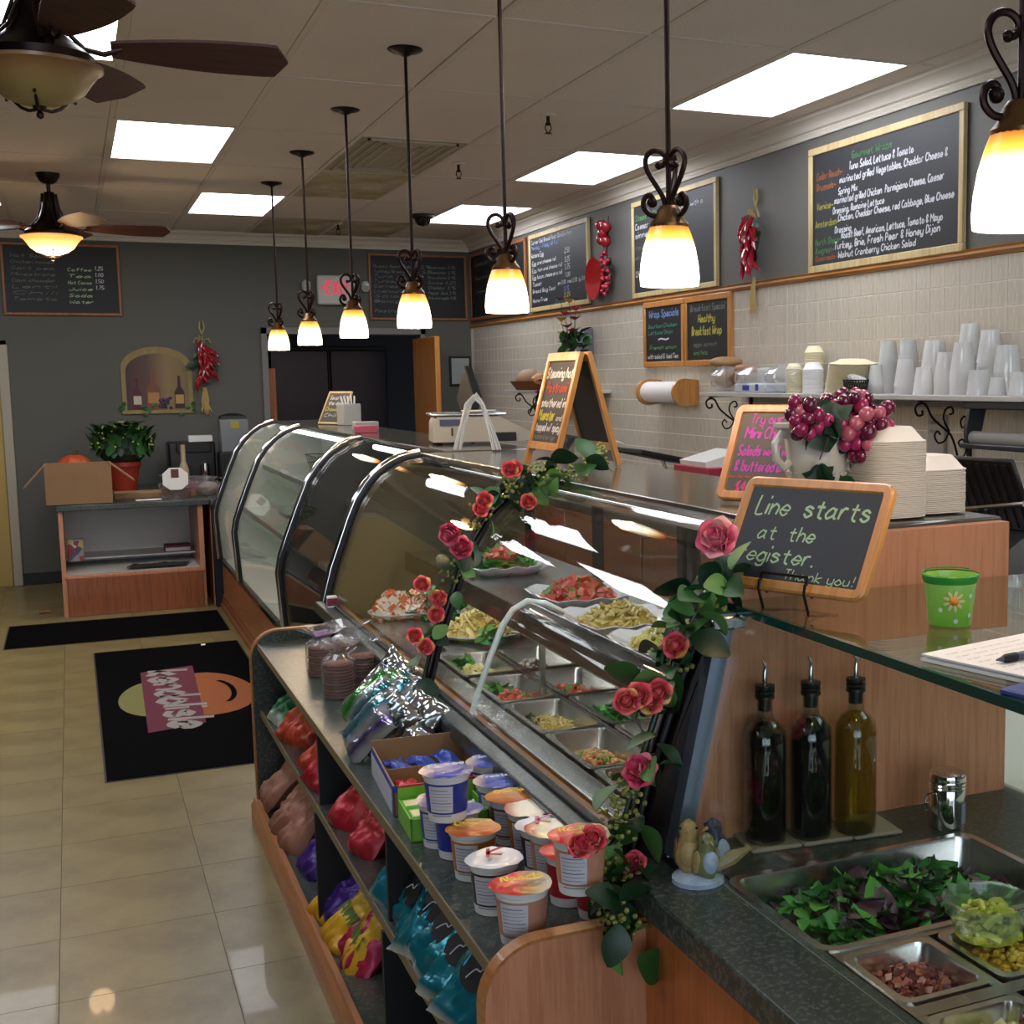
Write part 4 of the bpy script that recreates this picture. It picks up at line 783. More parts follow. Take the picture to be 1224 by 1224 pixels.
def bag(name,label,loc,rot,size,m,seed,cat='snack bag',group=None,logo=None):
    o=bagmesh(*size,seed).build(name,m,None,loc,rot,smooth=55); tag(o,label,cat,group)
    w,h,t=size
    if logo:
        if logo[0]=='oval':
            q=MB(); N=20; q.add([(0,-t*.62,0)]+[(w*.28*math.cos(2*PI*i/N),-t*.58,h*.16*math.sin(2*PI*i/N)) for i in range(N)],[(0,1+i,1+(i+1)%N) for i in range(N)]); e=q.build('emblem',M_dark,o,smooth=0)
            q=MB(); ribbon(q,smoothline([(-.014,-.02),(-.004,.004),(.010,.006),(.012,.022)]),.0032,lambda u,v:(u,-t*.63,v)); q.build('emblem_mark',chalk['white'],e,smooth=0)
        else:
            tx,c,sz=logo; letters(o,[(tx,-w*.36,-sz/2,sz,w*.72,c)],lambda u,v:(u,-t*.62+abs(u)*.12,v),wt=.22)
    return o
def foil(name,cols,rough=.28,metal=.35,axis=2,pos=None): return rampmat(name,cols,rough,'axis',const=False,axis=axis,pos=pos,metal=metal,bump=.6,bs=18)
F_teal=foil('teal_foil',['#c9d0cc','#1a6a78','#1f8a98','#15606e','#b8c4c4'],.25,.45,2,[.02,.1,.5,.88,.97]); F_orange=foil('orange_foil',['#8a2a14','#c2441e','#d06a2c','#a5341a'],.4,.15)
F_red=foil('red_foil',['#7a1420','#c22430','#d04038','#8a1a24'],.35,.2); F_purple=foil('purple_foil',['#2a1450','#45247e','#5a34a0','#301860'],.35,.25); F_yellow=foil('yellow_foil',['#b07a14','#d8a628','#e2b838','#c08c1c'],.4,.1)
F_green=foil('green_foil',['#c8ccb8','#1f5c34','#2c7a44','#6a4a24','#1d4c2e'],.35,.3); F_brown=foil('kraft_pink_bag',['#6e4434','#94624c','#a8765c','#74483a'],.5,.1); F_mag=foil('magenta_foil',['#8a1838','#b82850','#c44060','#70142c'],.35,.25)
F_silver=foil('silver_foil',['#9aa0a0','#d8dad8','#7f8686','#c8ccca'],.14,.95); F_sg=foil('silver_green_foil',['#c8cccc','#35a02c','#d0d4d2','#1d7a8a','#c0c4c4'],.16,.7,0,[0,.3,.45,.7,.9]); F_st=foil('silver_teal_foil',['#d0d4d2','#3a8a9a','#c8caca','#5c4a88','#d0d2d0'],.16,.7,0,[0,.25,.5,.75,.95])
def lean(px,py,X,z0,sz,tilt,yawd,roll=0):
    """a bag standing on a shelf at height z0 whose middle shows at that pixel"""
    p=onx(px,py,X); p.z=max(p.z,z0+sz*.42*abs(math.cos(tilt))+.012); return p,(tilt,roll,yawd)
def row(lst,X,z0,name,m,lab,group,size,logo=None,cat='snack bag',tilt=R(-38),seed=0):
    size0=size
    for k,(px,py,lb) in enumerate(lst):
        size=size0
        p=onx(px,py,X-.03); zc=z0+.5*size[1]*math.cos(tilt)*.92+.02
        p.z=min(max(p.z,z0+size[1]*.33),zc+.03); size=(size[0]*1.1,size[1]*1.05,size[2]*1.25)
        bag(name,lb,p,(R(-42)+random.uniform(-.15,.15),R(14)+random.uniform(-.25,.25),R(-82)+random.uniform(-.35,.35)),size,m,seed+k*7+3,cat,group,logo)
row([(492,1062,'farthest teal chip bag on the middle shelf'),(512,1092,'second teal chip bag from the far end of the middle shelf'),(530,1122,'third teal chip bag, middle of the row on the middle shelf'),(548,1150,'fourth teal chip bag on the middle shelf, with crinkled silver edge'),(566,1178,'fifth teal chip bag on the middle shelf near the rounded end panel'),(585,1200,'nearest teal chip bag beside the rounded end panel')],.70,.445,'chip_bag',F_teal,'','teal chip bags',(.15,.22,.055),('oval',),seed=11)
row([(375,862,'farthest orange chip bag on the middle shelf'),(365,893,'orange chip bag leaning left on the middle shelf'),(396,900,'orange chip bag right of the black divider')],.70,.445,'chip_bag',F_orange,'','orange chip bags',(.13,.19,.05),None,seed=41)
row([(402,930,'orange red chip bag behind the bright red bags'),(432,962,'bright red chip bag on the middle shelf'),(452,985,'nearest bright red chip bag before the divider')],.70,.445,'chip_bag',F_red,'','red chip bags',(.13,.19,.05),None,seed=61)
row([(336,842,'green and white chip bag at the far end of the middle shelf'),(350,850,'second green chip bag at the far end of the middle shelf')],.70,.445,'chip_bag',F_green,'','green chip bags',(.13,.18,.05),None,seed=71)
row([(344,930,'farthest brown snack bag on the bottom shelf'),(356,968,'second brown snack bag on the bottom shelf'),(368,1000,'third brown snack bag on the bottom shelf'),(362,1030,'nearest brown snack bag lying on the bottom shelf')],.68,.09,'snack_bag',F_brown,'','brown snack bags',(.15,.24,.06),None,seed=81)
row([(392,1052,'farthest purple chip bag on the bottom shelf'),(412,1056,'purple chip bag leaning on its neighbour on the bottom shelf'),(424,1076,'nearest purple chip bag on the bottom shelf')],.70,.09,'chip_bag',F_purple,'','purple chip bags',(.14,.2,.055),None,seed=91)
row([(412,1106,'farthest yellow snack bag with green lettering'),(428,1122,'middle yellow snack bag with green lettering'),(440,1140,'nearest yellow snack bag with green lettering')],.68,.09,'snack_bag',F_yellow,'','yellow snack bags',(.13,.2,.05),('FUNYUNS',mat('green_print','#4d6a1c',.6),.035),seed=101)
row([(442,1152,'farther magenta snack bag beside the black divider'),(448,1180,'nearest magenta snack bag on the bottom shelf')],.69,.09,'snack_bag',F_mag,'','magenta snack bags',(.12,.19,.05),None,seed=111)
bag('snack_bag','small shiny green snack bag behind the yellow bags',onx(446,1088,.74),(R(-20),R(30),R(-90)),(.1,.14,.04),mat('bright_green_foil','#2f9a4a',.3,.2,bump=.3,bs=26),5)
bag('snack_bag','yellow foil bag corner at the bottom edge below the middle shelf',onx(520,1222,.72),(R(-20),R(30),R(-90)),(.13,.18,.05),F_yellow,6)
# foil pile on the top board
for k,(px,py,m_,lb,rz) in enumerate(((462,812,F_silver,'silver red chip bag at the top of the foil pile',60),(440,838,F_sg,'silver bag with bright green stripes at the left of the foil pile',75),(462,838,F_sg,'silver and green striped bag in the middle of the foil pile',50),(478,838,F_st,'teal striped silver bag behind the green striped bag',40),(440,872,F_st,'silver and blue bag at the lower left of the foil pile',80),(462,868,F_silver,'gold tinted silver bag in front of the foil pile',65),(482,866,F_st,'purple striped silver bag in front of the foil pile',55),(505,840,F_silver,'bright silver bag at the right of the foil pile by the ledge',30),(498,868,F_silver,'crumpled silver bag at the lower right of the foil pile',40))):
    p=onz(px,py,.78+.02*(k<4)); p.x=min(max(p.x,.64),.80)
    bag('chip_bag',lb,p,(R(-35)+random.uniform(-.2,.2),R(random.uniform(15,40)),R(-rz)),(.12,.17,.045),m_,201+k,'snack bag','foil chip bags on the top board')
# cookie stacks in plastic bags
ck=MB().lathe([(.0,0),(.044,0),(.047,.003),(.047,.006),(.043,.009),(0,.009)],20).mesh('cookie',mat('brown_cookie','#6b3a1e',.7,var=.3,vs=30,bump=.3))
def wrap(c,r,h,seed,nm='plastic_bag',flare=.05):
    mb=MB(); of=Vector((seed*3.1,seed,0))
    def f(u,v):
        a=2*PI*u; rr=r*(1+.06*noise.noise(Vector((math.cos(a)*2,math.sin(a)*2,v*3))+of))
        z=v*h*1.45
        if v>.68:
            k=(v-.68)/.32; rr=r*(1-.62*math.sin(min(1,k*1.6)*PI/2))+flare*max(0,k-.5)*1.6*(1+.6*noise.noise(Vector((math.cos(a)*4,math.sin(a)*4,1))+of))
        rr*=1+.10*noise.noise(Vector((math.cos(a)*5,math.sin(a)*5,v*6))+of)*(1 if v>.5 else .3)
        return (c[0]+rr*math.cos(a),c[1]+rr*math.sin(a),c[2]+z+.01*noise.noise(Vector((math.cos(a)*3,math.sin(a)*3,v*5))+of))
    mb.grid(f,28,16,wrap=True); return mb
cst=[((406,832),11,'front stack of brown wafer cookies in a clear plastic bag'),((386,806),10,'far left stack of brown wafer cookies in a clear plastic bag'),((436,822),11,'right stack of brown wafer cookies in a clear plastic bag'),((420,800),10,'back stack of brown wafer cookies in a clear plastic bag')]
for k,(q,n,lb) in enumerate(cst):
    p=onz(*q,.702); p.x=min(max(p.x,.645),.80)
    t=thing('cookie_bag',lb,'cookies',p,group='bags of wafer cookies')
    for i in range(n): inst(ck,'cookie',t,(random.uniform(-.002,.002),random.uniform(-.002,.002),i*.0098))
    wrap((0,0,0),.052,n*.0098+.012,k+2,flare=.07).build('plastic_bag',M_film,t,smooth=20)
    if k==1: MB().box(-.03,-.005,0,.03,.0,.022).build('paper_label',mat('purple_white_label','#8a6f9a',.6),t,(0.0,-.03,.135),(R(-50),0,R(30)))
t=MB().box(-.018,-.012,0,.018,.012,.045,.002).build('tiny_box',M_paper,None,(.862,4.95,.8155)); tag(t,'small white box with a red stripe on the granite ledge','box'); MB().box(-.0185,-.0125,.008,.0185,.0,.037).build('stripe',mat('maroon_print','#7a2a3c',.6),t)
# cartons of candy
t=thing('candy_carton','open kraft carton with a blue rim holding blue and red packets','carton',(.605,2.80,.701),R(-4))
q=MB()
for b in ((0,0,0,.235,.004,.07),(0,.34,0,.235,.344,.085),(0,0,0,.004,.344,.07),(.231,0,0,.235,.344,.085),(0,.165,0,.235,.168,.06)): q.box(*b)
q.box(0,0,0,.235,.344,.003); q.build('carton',M_card,t); MB().box(-.001,-.001,.055,.236,.0,.071).box(-.001,.0,.055,0,.344,.071).box(-.001,-.001,0,.0,.012,.07).build('blue_print',mat('blue_print','#2a3c96',.5),t)
MB().box(-.0015,.02,.0,-.0005,.344,.055).build('white_side',mat('white_card','#b9bac0',.6),t)
def packet(c1,x,y,z,label,grp,rot=0,sz=(.05,.1,.016)):
    o=bagmesh(sz[0],sz[1],sz[2],int(x*1000+y*77)).build('candy_packet',c1,None,(x,y,z),(R(90),0,rot)); return tag(o,label,'packet',grp)
B_=mat('blue_wrapper','#2444a0',.3,.2,bump=.2,bs=30); R_=mat('red_wrapper','#b81c2c',.3,.2,bump=.2,bs=30); G_=mat('green_wrapper','#4fa82c',.35,.1)
for k in range(3): packet(B_,.67+k*.06,3.04,.745,['left','middle','right'][k]+' blue candy packet at the back of the open carton','blue packets',R(8))
for k in range(3): packet(R_,.66+k*.065,2.89,.735,['left','middle','right'][k]+' red candy packet in the front half of the open carton','red packets',R(-5))
t=thing('gum_box','lime green box with a red front edge holding green packets','box',(.60,2.62,.701),R(-3))
MB().box(0,0,0,.17,.004,.05).box(0,0,0,.004,.15,.05).box(.166,0,0,.17,.15,.05).box(0,.146,0,.17,.15,.075).box(0,0,0,.17,.15,.003).build('carton',mat('lime_card','#6aa82c',.5),t)
MB().box(0,.1465,.05,.17,.1495,.08).build('red_header',mat('red_card','#b02028',.5),t)
for i in range(3):
    for j in range(2): o=MB().box(-.022,-.032,0,.022,.032,.046,.004).build('gum_pack',G_,None,(.628+i*.052,2.66+j*.07,.705),(0,0,R(-3))); tag(o,['left','middle','right'][i]+' green gum pack, '+['front','back'][j]+' row of the lime box','packet','green gum packs'); MB().box(-.015,-.02,.046,.015,.02,.0465).build('cream_label',mat('cream_print','#d8cfa0',.5),o)
# cereal and noodle cups
def cup(px,py,z,label,body,lid,text=None,tcol='white',panel=True,kind='cereal_cup',sc=1,glare=None,rz=0):
    p=onz(px,py,z); t=thing(kind,label,'cup',(p.x,p.y,z+.0005),R(-20)+rz)
    H=.098*sc; r0,r1=.037*sc,.0475*sc
    MB().lathe([(0,.003),(r0-.004,.003),(r0-.003,0),(r0,0),(r0+.001,.008),(r1-.003,H-.012),(r1,H-.01),(r1+.001,H-.003),(r1-.001,H)],30).build('cup_body',mat('cup_white','#d8d6d0',.35),t)
    def rr(z_): return r0+.001+(r1-.003-r0-.001)*(z_-.008)/(H-.02)
    MB().lathe([(rr(.018)+.0006,.018),(rr(H-.018)+.0006,H-.018)],30,cap=False).build('sleeve',body,t)
    of=Vector((px,py,0)); q=MB()
    def lf(u,v):
        a=2*PI*u; e=1+.04*math.cos(3*a+px)+.05*max(0,math.cos(a+px*.3))**8; w_=noise.noise(Vector((v*3*math.cos(a),v*3*math.sin(a),0))+of)
        return (r1*1.13*e*v*math.cos(a),r1*1.13*e*v*math.sin(a),H+.0015+.0035*w_*v-.004*max(0,v-.85)*6*.5)
    q.grid(lf,30,7,wrap=True); l=q.build('foil_lid',lid,t,smooth=60)
    if text: letters(l,[(text,-r1*.8 if len(text)>2 else -.016,-.008 if len(text)>2 else -.02,.022 if len(text)>2 else .042,r1*1.6 if len(text)>2 else .03,tcol)],lambda u,v:(u*.9-v*.2,v*.9+u*.25,H+.0105),wt=.2)
    if panel:
        def cyl(u,v,o=.0012): a=R(-108)+u/.045; return ((rr(v)+o)*math.cos(a),(rr(v)+o)*math.sin(a),v)
        q=MB(); q.grid(lambda u,v:cyl((u-.5)*.052,.022+v*(H-.044)),8,3); pn=q.build('nutrition_panel',mat('panel_white','#c4c2c6',.5),t,smooth=60)
        q=MB(); 
        for k in range(9): ribbon(q,[(-.022+i*.0055,H-.03-k*.0066) for i in range(9 if k%3 else 8)],.0016 if k in (0,4,8) else .0008,lambda u,v:cyl(u,v,.0018))
        o=q.build('print_lines',mat('print_dark','#6a6474',.6),pn,smooth=0); o['kind']='stuff'
    return t
blue=mat('cup_blue','#24348c',.35); brown=mat('cup_brown','#6a2c1c',.35,var=.2,vs=40); yel=mat('cup_orange','#b0641c',.35,var=.2,vs=40); kdk=mat('cup_dark_purple','#2c2438',.35); redc=mat('cup_noodle','#b8846a',.4,var=.3,vs=40)
def lidm(n,cols,axis=0,pos=None): return rampmat(n,cols,.28,'axis',const=False,axis=axis,pos=pos,metal=.15,bump=.15,bs=40)
Lb=lidm('lid_blue',['#c8b0a0','#2c3c9c','#3c54b4','#24307c'],0,[.05,.3,.6,.9]); Ly=lidm('lid_cheer',['#a84418','#c8781c','#d08a2c','#b8b0a0'],1,[0,.35,.7,1]); Lk=lidm('lid_white',['#cfd0d4','#e0e0e2','#c8c4c8'],0); Lr=lidm('lid_red',['#b81c20','#c82824','#8a6a2c','#c8c0a8'],0,[0,.4,.65,.95]); Lp=lidm('lid_painted_glare',['#b8503c','#e8e0c8','#f0ead8','#c0a890'],0,[0,.3,.7,1])  # Lp has a white glare painted into the lid colour
Z=.7005
yt=mat('print_yellow','#e0c428',.5); kt=mat('print_crimson','#a01c38',.5)
cup(625,1122,Z,'red lidded noodle cup nearest to the rounded end panel',redc,Lr,'Noodle',yt,kind='noodle_cup',sc=1.03)
cup(592,1086,Z,'white lidded cereal cup with a crimson letter, in the front row',kdk,Lk,'K',kt)
cup(567,1046,Z,'orange lidded cereal cup with yellow lettering, in the front row',yel,Ly,'Cheerios',yt)
cup(547,1021,Z,'blue cereal cup with an orange patch, lower left of the cup group',blue,Lb,'Frosted','white',panel=False)
cup(528,1008,Z,'blue cereal cup at the far left of the cup group, bottom layer',blue,Lb,None)
cup(535,977,Z+.1035,'blue cereal cup stacked on top at the left of the group',blue,Lb,'Flakes','white',rz=.1)
cup(596,984,Z,'blue cereal cup with a crumpled pale lid, behind the blue stack',blue,Lb,'Frosted','white')
cup(585,958,Z,'farthest blue cereal cup by the granite ledge',blue,Lb,'Flakes','white')
cup(612,1004,Z,'brown cereal cup with an orange lid, second from the ledge',brown,Ly,'Cheerios',yt)
cup(634,1020,Z,'brown and gold cereal cup with white glare painted on its lid',yel,Lp,None)
cup(650,1042,Z,'white lidded cereal cup with pink stripes in the back row',kdk,Lk,'K',mat('print_pink','#d0708a',.5))
cup(682,1076,Z,'red noodle cup in the bottom layer under the patterned lid cup',mat('cup_red','#a02024',.4),Lr,None,panel=False,kind='noodle_cup')
cup(672,1060,Z+.02,'noodle cup with a white glare on its red rimmed lid',redc,Lr,None,kind='noodle_cup') if 0 else cup(664,1052,Z,'noodle cup with a white glare on its red rimmed lid',redc,lidm('lid_painted_glare_red',['#b82c2c','#d8d0a8','#f0ece0','#c83434'],0,[0,.3,.6,1]),None,kind='noodle_cup',sc=1.08)  # pale middle of this lid is glare painted into its colours
cup(694,1062,Z+.1035,'red and yellow lidded noodle cup on top of the stack by the garland',redc,Lr,'Ramen',yt,kind='noodle_cup')
cup(716,1092,Z,'red noodle cup half hidden by garland leaves beside the end panel',mat('cup_red','#a02024',.4),Lr,None,panel=False,kind='noodle_cup')
# ================================================================== things on the case top
CT=1.3885
t=thing('chalkboard_easel','small honey oak sandwich board standing on the case top','sandwich board',onz(660,555,CT)+Vector((0,0,0)))
t.location=(1.515,4.05,CT); t.rotation_euler=(0,0,R(-90))
def leafpanel(sgn,txt):
    W_,H_=.30,.385; p=bpy.data.objects.new('board_leaf',None); COL.objects.link(p); p.parent=t; p.location=(-W_/2,0,0); 
    a=R(15); p.rotation_euler=(a,0,0); y0=.112; p.location=(-W_/2,y0,0)
    q=MB().box(0,-.009,0,.02,.009,H_,.002).box(W_-.02,-.009,0,W_,.009,H_,.002).box(.02,-.009,H_-.028,W_-.02,.009,H_).box(.02,-.009,.055,W_-.02,.009,.08); q.build('wood_frame',M_oak,p)
    MB().box(.018,-.003,.075,W_-.018,.003,H_-.02).build('slate',M_slate2 if not txt else mat('slate_brown','#2a2422',.6),p)
    if txt: letters(p,txt,lambda u,v:(u,-.0045,v),wt=.2)
tx=[('Steaming hot',.03,.30,.034,.24,'white'),('Pastrami',.055,.25,.034,.19,'red'),('smothered in',.035,.20,.03,.23,'white'),('Muenster',.035,.155,.036,.15,'yellow'),('and',.21,.155,.02,.05,'white'),('topped w/ spicy',.03,.118,.028,.235,'white'),('mustard on rye',.03,.09,.018,.2,'dim')]
leafpanel(-1,tx) if 0 else leafpanel(-1,None)
# front leaf
W_,H_=.30,.385; p=bpy.data.objects.new('board_leaf',None); COL.objects.link(p); p.parent=t; p.location=(-W_/2,-.112,0); p.rotation_euler=(R(-15),0,0)
MB().box(0,-.009,0,.02,.009,H_,.002).box(W_-.02,-.009,0,W_,.009,H_,.002).box(.02,-.009,H_-.028,W_-.02,.009,H_).box(.02,-.009,.055,W_-.02,.009,.08).build('wood_frame',M_oak,p)
MB().box(.018,-.003,.075,W_-.018,.003,H_-.02).build('slate',mat('slate_brown','#2a2422',.6),p); letters(p,tx,lambda u,v:(u,-.0045,v),wt=.2)
# scale
p=onz(478,529,CT); t=thing('deli_scale','beige electronic deli scale with a steel pan on the case top','scale',(1.45,5.62,CT),R(-10))
MB().extr([(0,.012),(.004,.10),(.02,.125),(.30,.125),(.34,.10),(.50,.02),(.50,.012)],-.0,.26,'y').build('housing',mat('scale_beige','#a9a59a',.45),t)
MB().box(-.01,-.01,.128,.33,.27,.14,.004).build('weigh_platter',M_steel,t); MB().box(.03,-.004,.085,.12,0,.113).build('display',mat('scale_display','#2c3c5c',.3),t); MB().box(.26,-.006,.012,.37,0,.052,.004).build('black_panel',M_dark,t)
MB().box(.08,-.003,.04,.088,0,.075).build('slot',M_dark,t)
for x in (.03,.46): MB().cyl((x,.04,0),(x,.04,.014),.015,n=10).cyl((x,.22,0),(x,.22,.014),.015,n=10).build('foot',M_dark,t)
o=MB().lathe([(0,0),(.07,0),(.08,.004),(.08,.008),(0,.006)],24).build('deli_paper',M_paper,None,(1.70,5.75,CT+.141)); tag(o,'white paper sheet lying on the scale platter','paper')
# bundle of white straps
t=thing('strap_bundle','bundle of white plastic ties draped as an inverted V beside the scale','ties',(1.50,5.12,CT),R(-25))
for k in range(14):
    a=random.uniform(-.012,.012); b=random.uniform(-.02,.02); sp=.075+random.uniform(-.012,.02); h=.225+random.uniform(-.015,.01)
    MB().tube([(-sp,b,0.003),(-sp*.7,b+a,h*.45),(-sp*.4+a,a,h*.85),(0+a,0,h),(sp*.35,a,h*.88),(sp*.75,-b,h*.42),(sp*1.1,-b-.03,.003)],.0028,5).build('tie',mat('white_plastic','#cfd0cc',.4),t)
# small framed sign far
p=onz(378,508,CT); board('tablet_sign','small pale framed chalk sign leaning back on the far case top','sign',.26,.24,(p.x+.03,p.y+.1,CT+.003),(R(-26),0,R(-66)),frame=.014,fmat=M_pine,lines=[('Soup of',.15,.75,.12,.6,'white'),('the day',.15,.58,.12,.6,'white'),('Chowder',.12,.4,.12,.7,'yellow'),('Chili',.15,.22,.1,.5,'white')],d=.012,slate=mat('tablet_slate','#3a3c34',.6))
t=MB().box(-.06,-.04,0,.06,.04,.04,.003).build('pink_box',mat('pink_card','#b8506a',.5),None,(1.49,7.25,CT)); tag(t,'small pink box on the case top between far sign and scale','box')
t=MB().box(-.07,-.05,0,.07,.05,.045,.003).build('napkin_holder',mat('grey_white_box','#a5a8a6',.5),None,(1.60,7.8,CT)); tag(t,'low pale grey box behind the pink box on the case top','box')
t=thing('utensil_caddy','white square caddy of plastic utensils behind the tablet sign','caddy',(1.66,8.6,CT),.2)
MB().box(-.06,-.06,0,.06,.06,.14,.004).build('body',mat('caddy_white','#a8aaa4',.5),t)
for k in range(5): MB().tube([(-.04+k*.02,.0,.14),(-.05+k*.024,.01,.19)],.006,6).build('utensil',M_white,t)
# bowls stacks
def squarebowl(): return MB().lathe([(.038,.0305),(.04,.0305),(.043,.028),(.061,.004),(.0665,.002),(.0665,.0),(.060,.001),(.041,.026),(.038,.028)],28,sq=4).mesh('paper_bowl',mat('sugarcane_cream','#e8dac8',.6))
bm_=squarebowl()
for (x,y,n,lab,g) in ((1.512,2.20,40,'cream square paper bowl in the tall stack behind the line sign','tall stack of cream bowls'),(1.640,2.235,22,'cream square paper bowl in the shorter stack at the cabinet corner','short stack of cream bowls')):
    for k in range(n):
        o=inst(bm_,'paper_bowl',None,(x+random.uniform(-.0006,.0006),y+random.uniform(-.0006,.0006),CT+.0005+k*.0039 if n==40 else CT+.0005+k*.0042),(0,0,R(random.uniform(-1,1)+3)))
        tag(o,lab if k<n-1 else 'topmost '+lab.replace('in the','of the'),'bowl',g)
# urn with grapes
U=Vector((1.405,2.30,CT)); t=thing('white_urn','white fluted ceramic urn holding artificial grapes','vase',U)
MB().lathe([(.0,0),(.05,0),(.05,.008),(.03,.02),(.028,.035),(.05,.05),(.062,.08),(.064,.12),(.068,.155),(.078,.175),(.092,.182),(.092,.19),(.080,.19),(.066,.178),(.05,.12),(0,.06)],40).build('body',mat('ivory_ceramic','#cfc8bb',.25,coat=.4),t)
for s in (-1,1): MB().tube([(s*.062,0,.165),(s*.085,0,.17),(s*.1,0,.15),(s*.098,0,.12),(s*.08,0,.1),(s*.066,0,.11)],.009,8).build('handle',mat('ivory_ceramic','#cfc8bb'),t)
for k in range(20): a=2*PI*k/20; MB().tube([(.03*math.cos(a),.03*math.sin(a),.036),(.052*math.cos(a),.052*math.sin(a),.056),(.0635*math.cos(a),.0635*math.sin(a),.09)],.004,5).build('flute',mat('ivory_ceramic','#cfc8bb'),t)
gm=MB().ball((0,0,0),(.0145,.0145,.0165),12,9).mesh('grape',rampmat('grape_skin',['#6a1434','#8a1c48','#a82c5c','#5a1030','#b85a6a'],.2,'object',coat=.4))
def grapes(c,label,n,L,r,dr):
    t=thing('grape_bunch',label,'grapes',c); dr=Vector(dr).normalized(); got=[]
    MB().tube([(0,0,.01),tuple(dr*L*.5),tuple(dr*L)],.003,6).build('stem',M_leafA,t)
    tries=0
    while len(got)<n and tries<6000:
        tries+=1; u=random.random(); rad=r*(1-.65*u)*random.uniform(.55,1); a=random.uniform(0,2*PI); e1=dr.orthogonal().normalized(); e2=dr.cross(e1)
        q=dr*L*u+e1*math.cos(a)*rad+e2*math.sin(a)*rad
        if all((q-g).length>.021 for g in got): got.append(q); inst(gm,'grape',t,q,(random.random(),random.random(),0),random.uniform(.85,1.15))
    return t
def leafmesh(L,W,m,lobes=0,cup=.2):
    mb=MB(); n=8; vs=[]
    for i in range(n+1):
        u=i/n; w=W*math.sin(PI*(u*.93+.04))**.8*(1+(.28*math.cos(lobes*PI*u) if lobes else 0)); z=-cup*L*u*u
        vs+=[(-w,u*L,z+.25*w),(0,u*L,z),(w,u*L,z+.25*w)]
    vs+=[(x,y,z-.0006) for x,y,z in vs]; N=3*(n+1); fs=[]
    for k in range(n):
        for j in (0,1): a=3*k+j; fs+=[(a,a+1,a+4,a+3),(N+a,N+a+3,N+a+4,N+a+1)]
    mb.add(vs,fs); return mb.mesh('leaf',m,smooth=60)
gl=leafmesh(.07,.04,M_leafA,5,.3); gl2=leafmesh(.075,.045,M_leafB,5,.2)
g=grapes(U+Vector((.055,-.075,.205)),'large crimson grape bunch hanging over the right of the urn',62,.15,.062,(.25,-.2,-1)); 
for k in range(3): inst(gl2,'leaf',g,(.03-.03*k,-.03,-.13),(R(-70),R(20*k),R(200+50*k)),1.1)
g=grapes(U+Vector((-.055,-.06,.21)),'small crimson grape bunch at the left of the urn rim',26,.05,.045,(-.6,-.2,-.6))
g=grapes(U+Vector((.06,-.02,.245)),'crimson grapes heaped over the right rim of the urn',30,.05,.05,(.2,0,-1))
t=thing('grape_leaves','dark green grape leaves over the middle of the urn','leaves',U+Vector((-.02,-.08,.21)))
for k in range(6): inst(gl,'leaf',t,(random.uniform(-.02,.02),0,random.uniform(-.02,.03)),(R(-60+random.uniform(-20,20)),R(random.uniform(-30,30)),R(k*60)),1.0)
MB().tube([(0,0,0),(-.01,-.01,-.05),(-.03,-.012,-.09)],.0015,5).build('vine',M_bronze,t)
for k in range(3): inst(gl,'leaf',t,(-.03,-.012,-.10),(R(-80),R(k*20-20),R(120*k)),.75)
lump('potato_ball','brown woven ball partly hidden behind the grapes',(1.72,2.75,CT+.2),(.04,.04,.03),mat('woven_brown','#4a3424',.8),'ball') if 0 else None
# pink chalk sign behind
board('chalk_sign','oak framed chalk sign with purple writing behind the line sign','sign',.24,.24,(1.35,2.66,CT+.004),(R(-26),0,R(-60)),frame=.022,fmat=M_oak,round_=.02,lines=[('Try our',.2,.8,.1,.35,'magenta'),('Mini Chef',.17,.64,.12,.45,'magenta'),('Salads w/ 2 wraps',.14,.46,.11,.72,'magenta'),('& buttered Bread',.14,.3,.11,.7,'magenta'),('~~~~~~',.1,.2,.1,.5,'red'),('$4.99 per',.2,.08,.11,.45,'pink')],slate=mat('slate_purple','#4a4444',.6),d=.014)
t=board('line_sign','oak framed chalkboard reading line starts at the register, on a wire easel','sign',.325,.215,(1.052,2.075,1.2995),(R(-28),0,R(-68)),frame=.02,fmat=M_oak,round_=.022,lines=[('Line  starts',.13,.66,.17,.76,'pale'),('at  the',.20,.44,.13,.38,'pale'),('register.',.11,.24,.14,.52,'pale'),('Thank you!',.46,.11,.085,.45,'pale')],d=.013,slate=mat('slate_blue','#2a2e34',.6),wt=.12)
q=MB(); 
for x in (.11,.21): q.tube([(x,.02,-.03),(x,-.012,-.002),(x,-.016,.014),(x,-.012,.016)],.0028,6).tube([(x,.02,-.03),(x,.10,-.0)],.0028,6).tube([(x,.012,0),(x+(.0),.04,.16)],.0028,6)
q.tube([(-.012,.02,-.03),(-.014,-.012,.02),(-.016,.02,.09),(-.012,.045,.14)],.0035,6).ball((-.012,.045,.145),.011,10,8).tube([(.11,-.014,.016),(.11,-.016,.028),(.21,-.016,.028),(.21,-.014,.016)],.0028,6).tube([(.11,.1,0),(.21,.1,0)],.0028,6); q.build('wire_easel',M_black,t)
t=thing('wire_easel','black wire easel scroll showing left of the line sign','easel',onz(883,655,1.30)+Vector((.03,.06,-.03))) if 0 else None
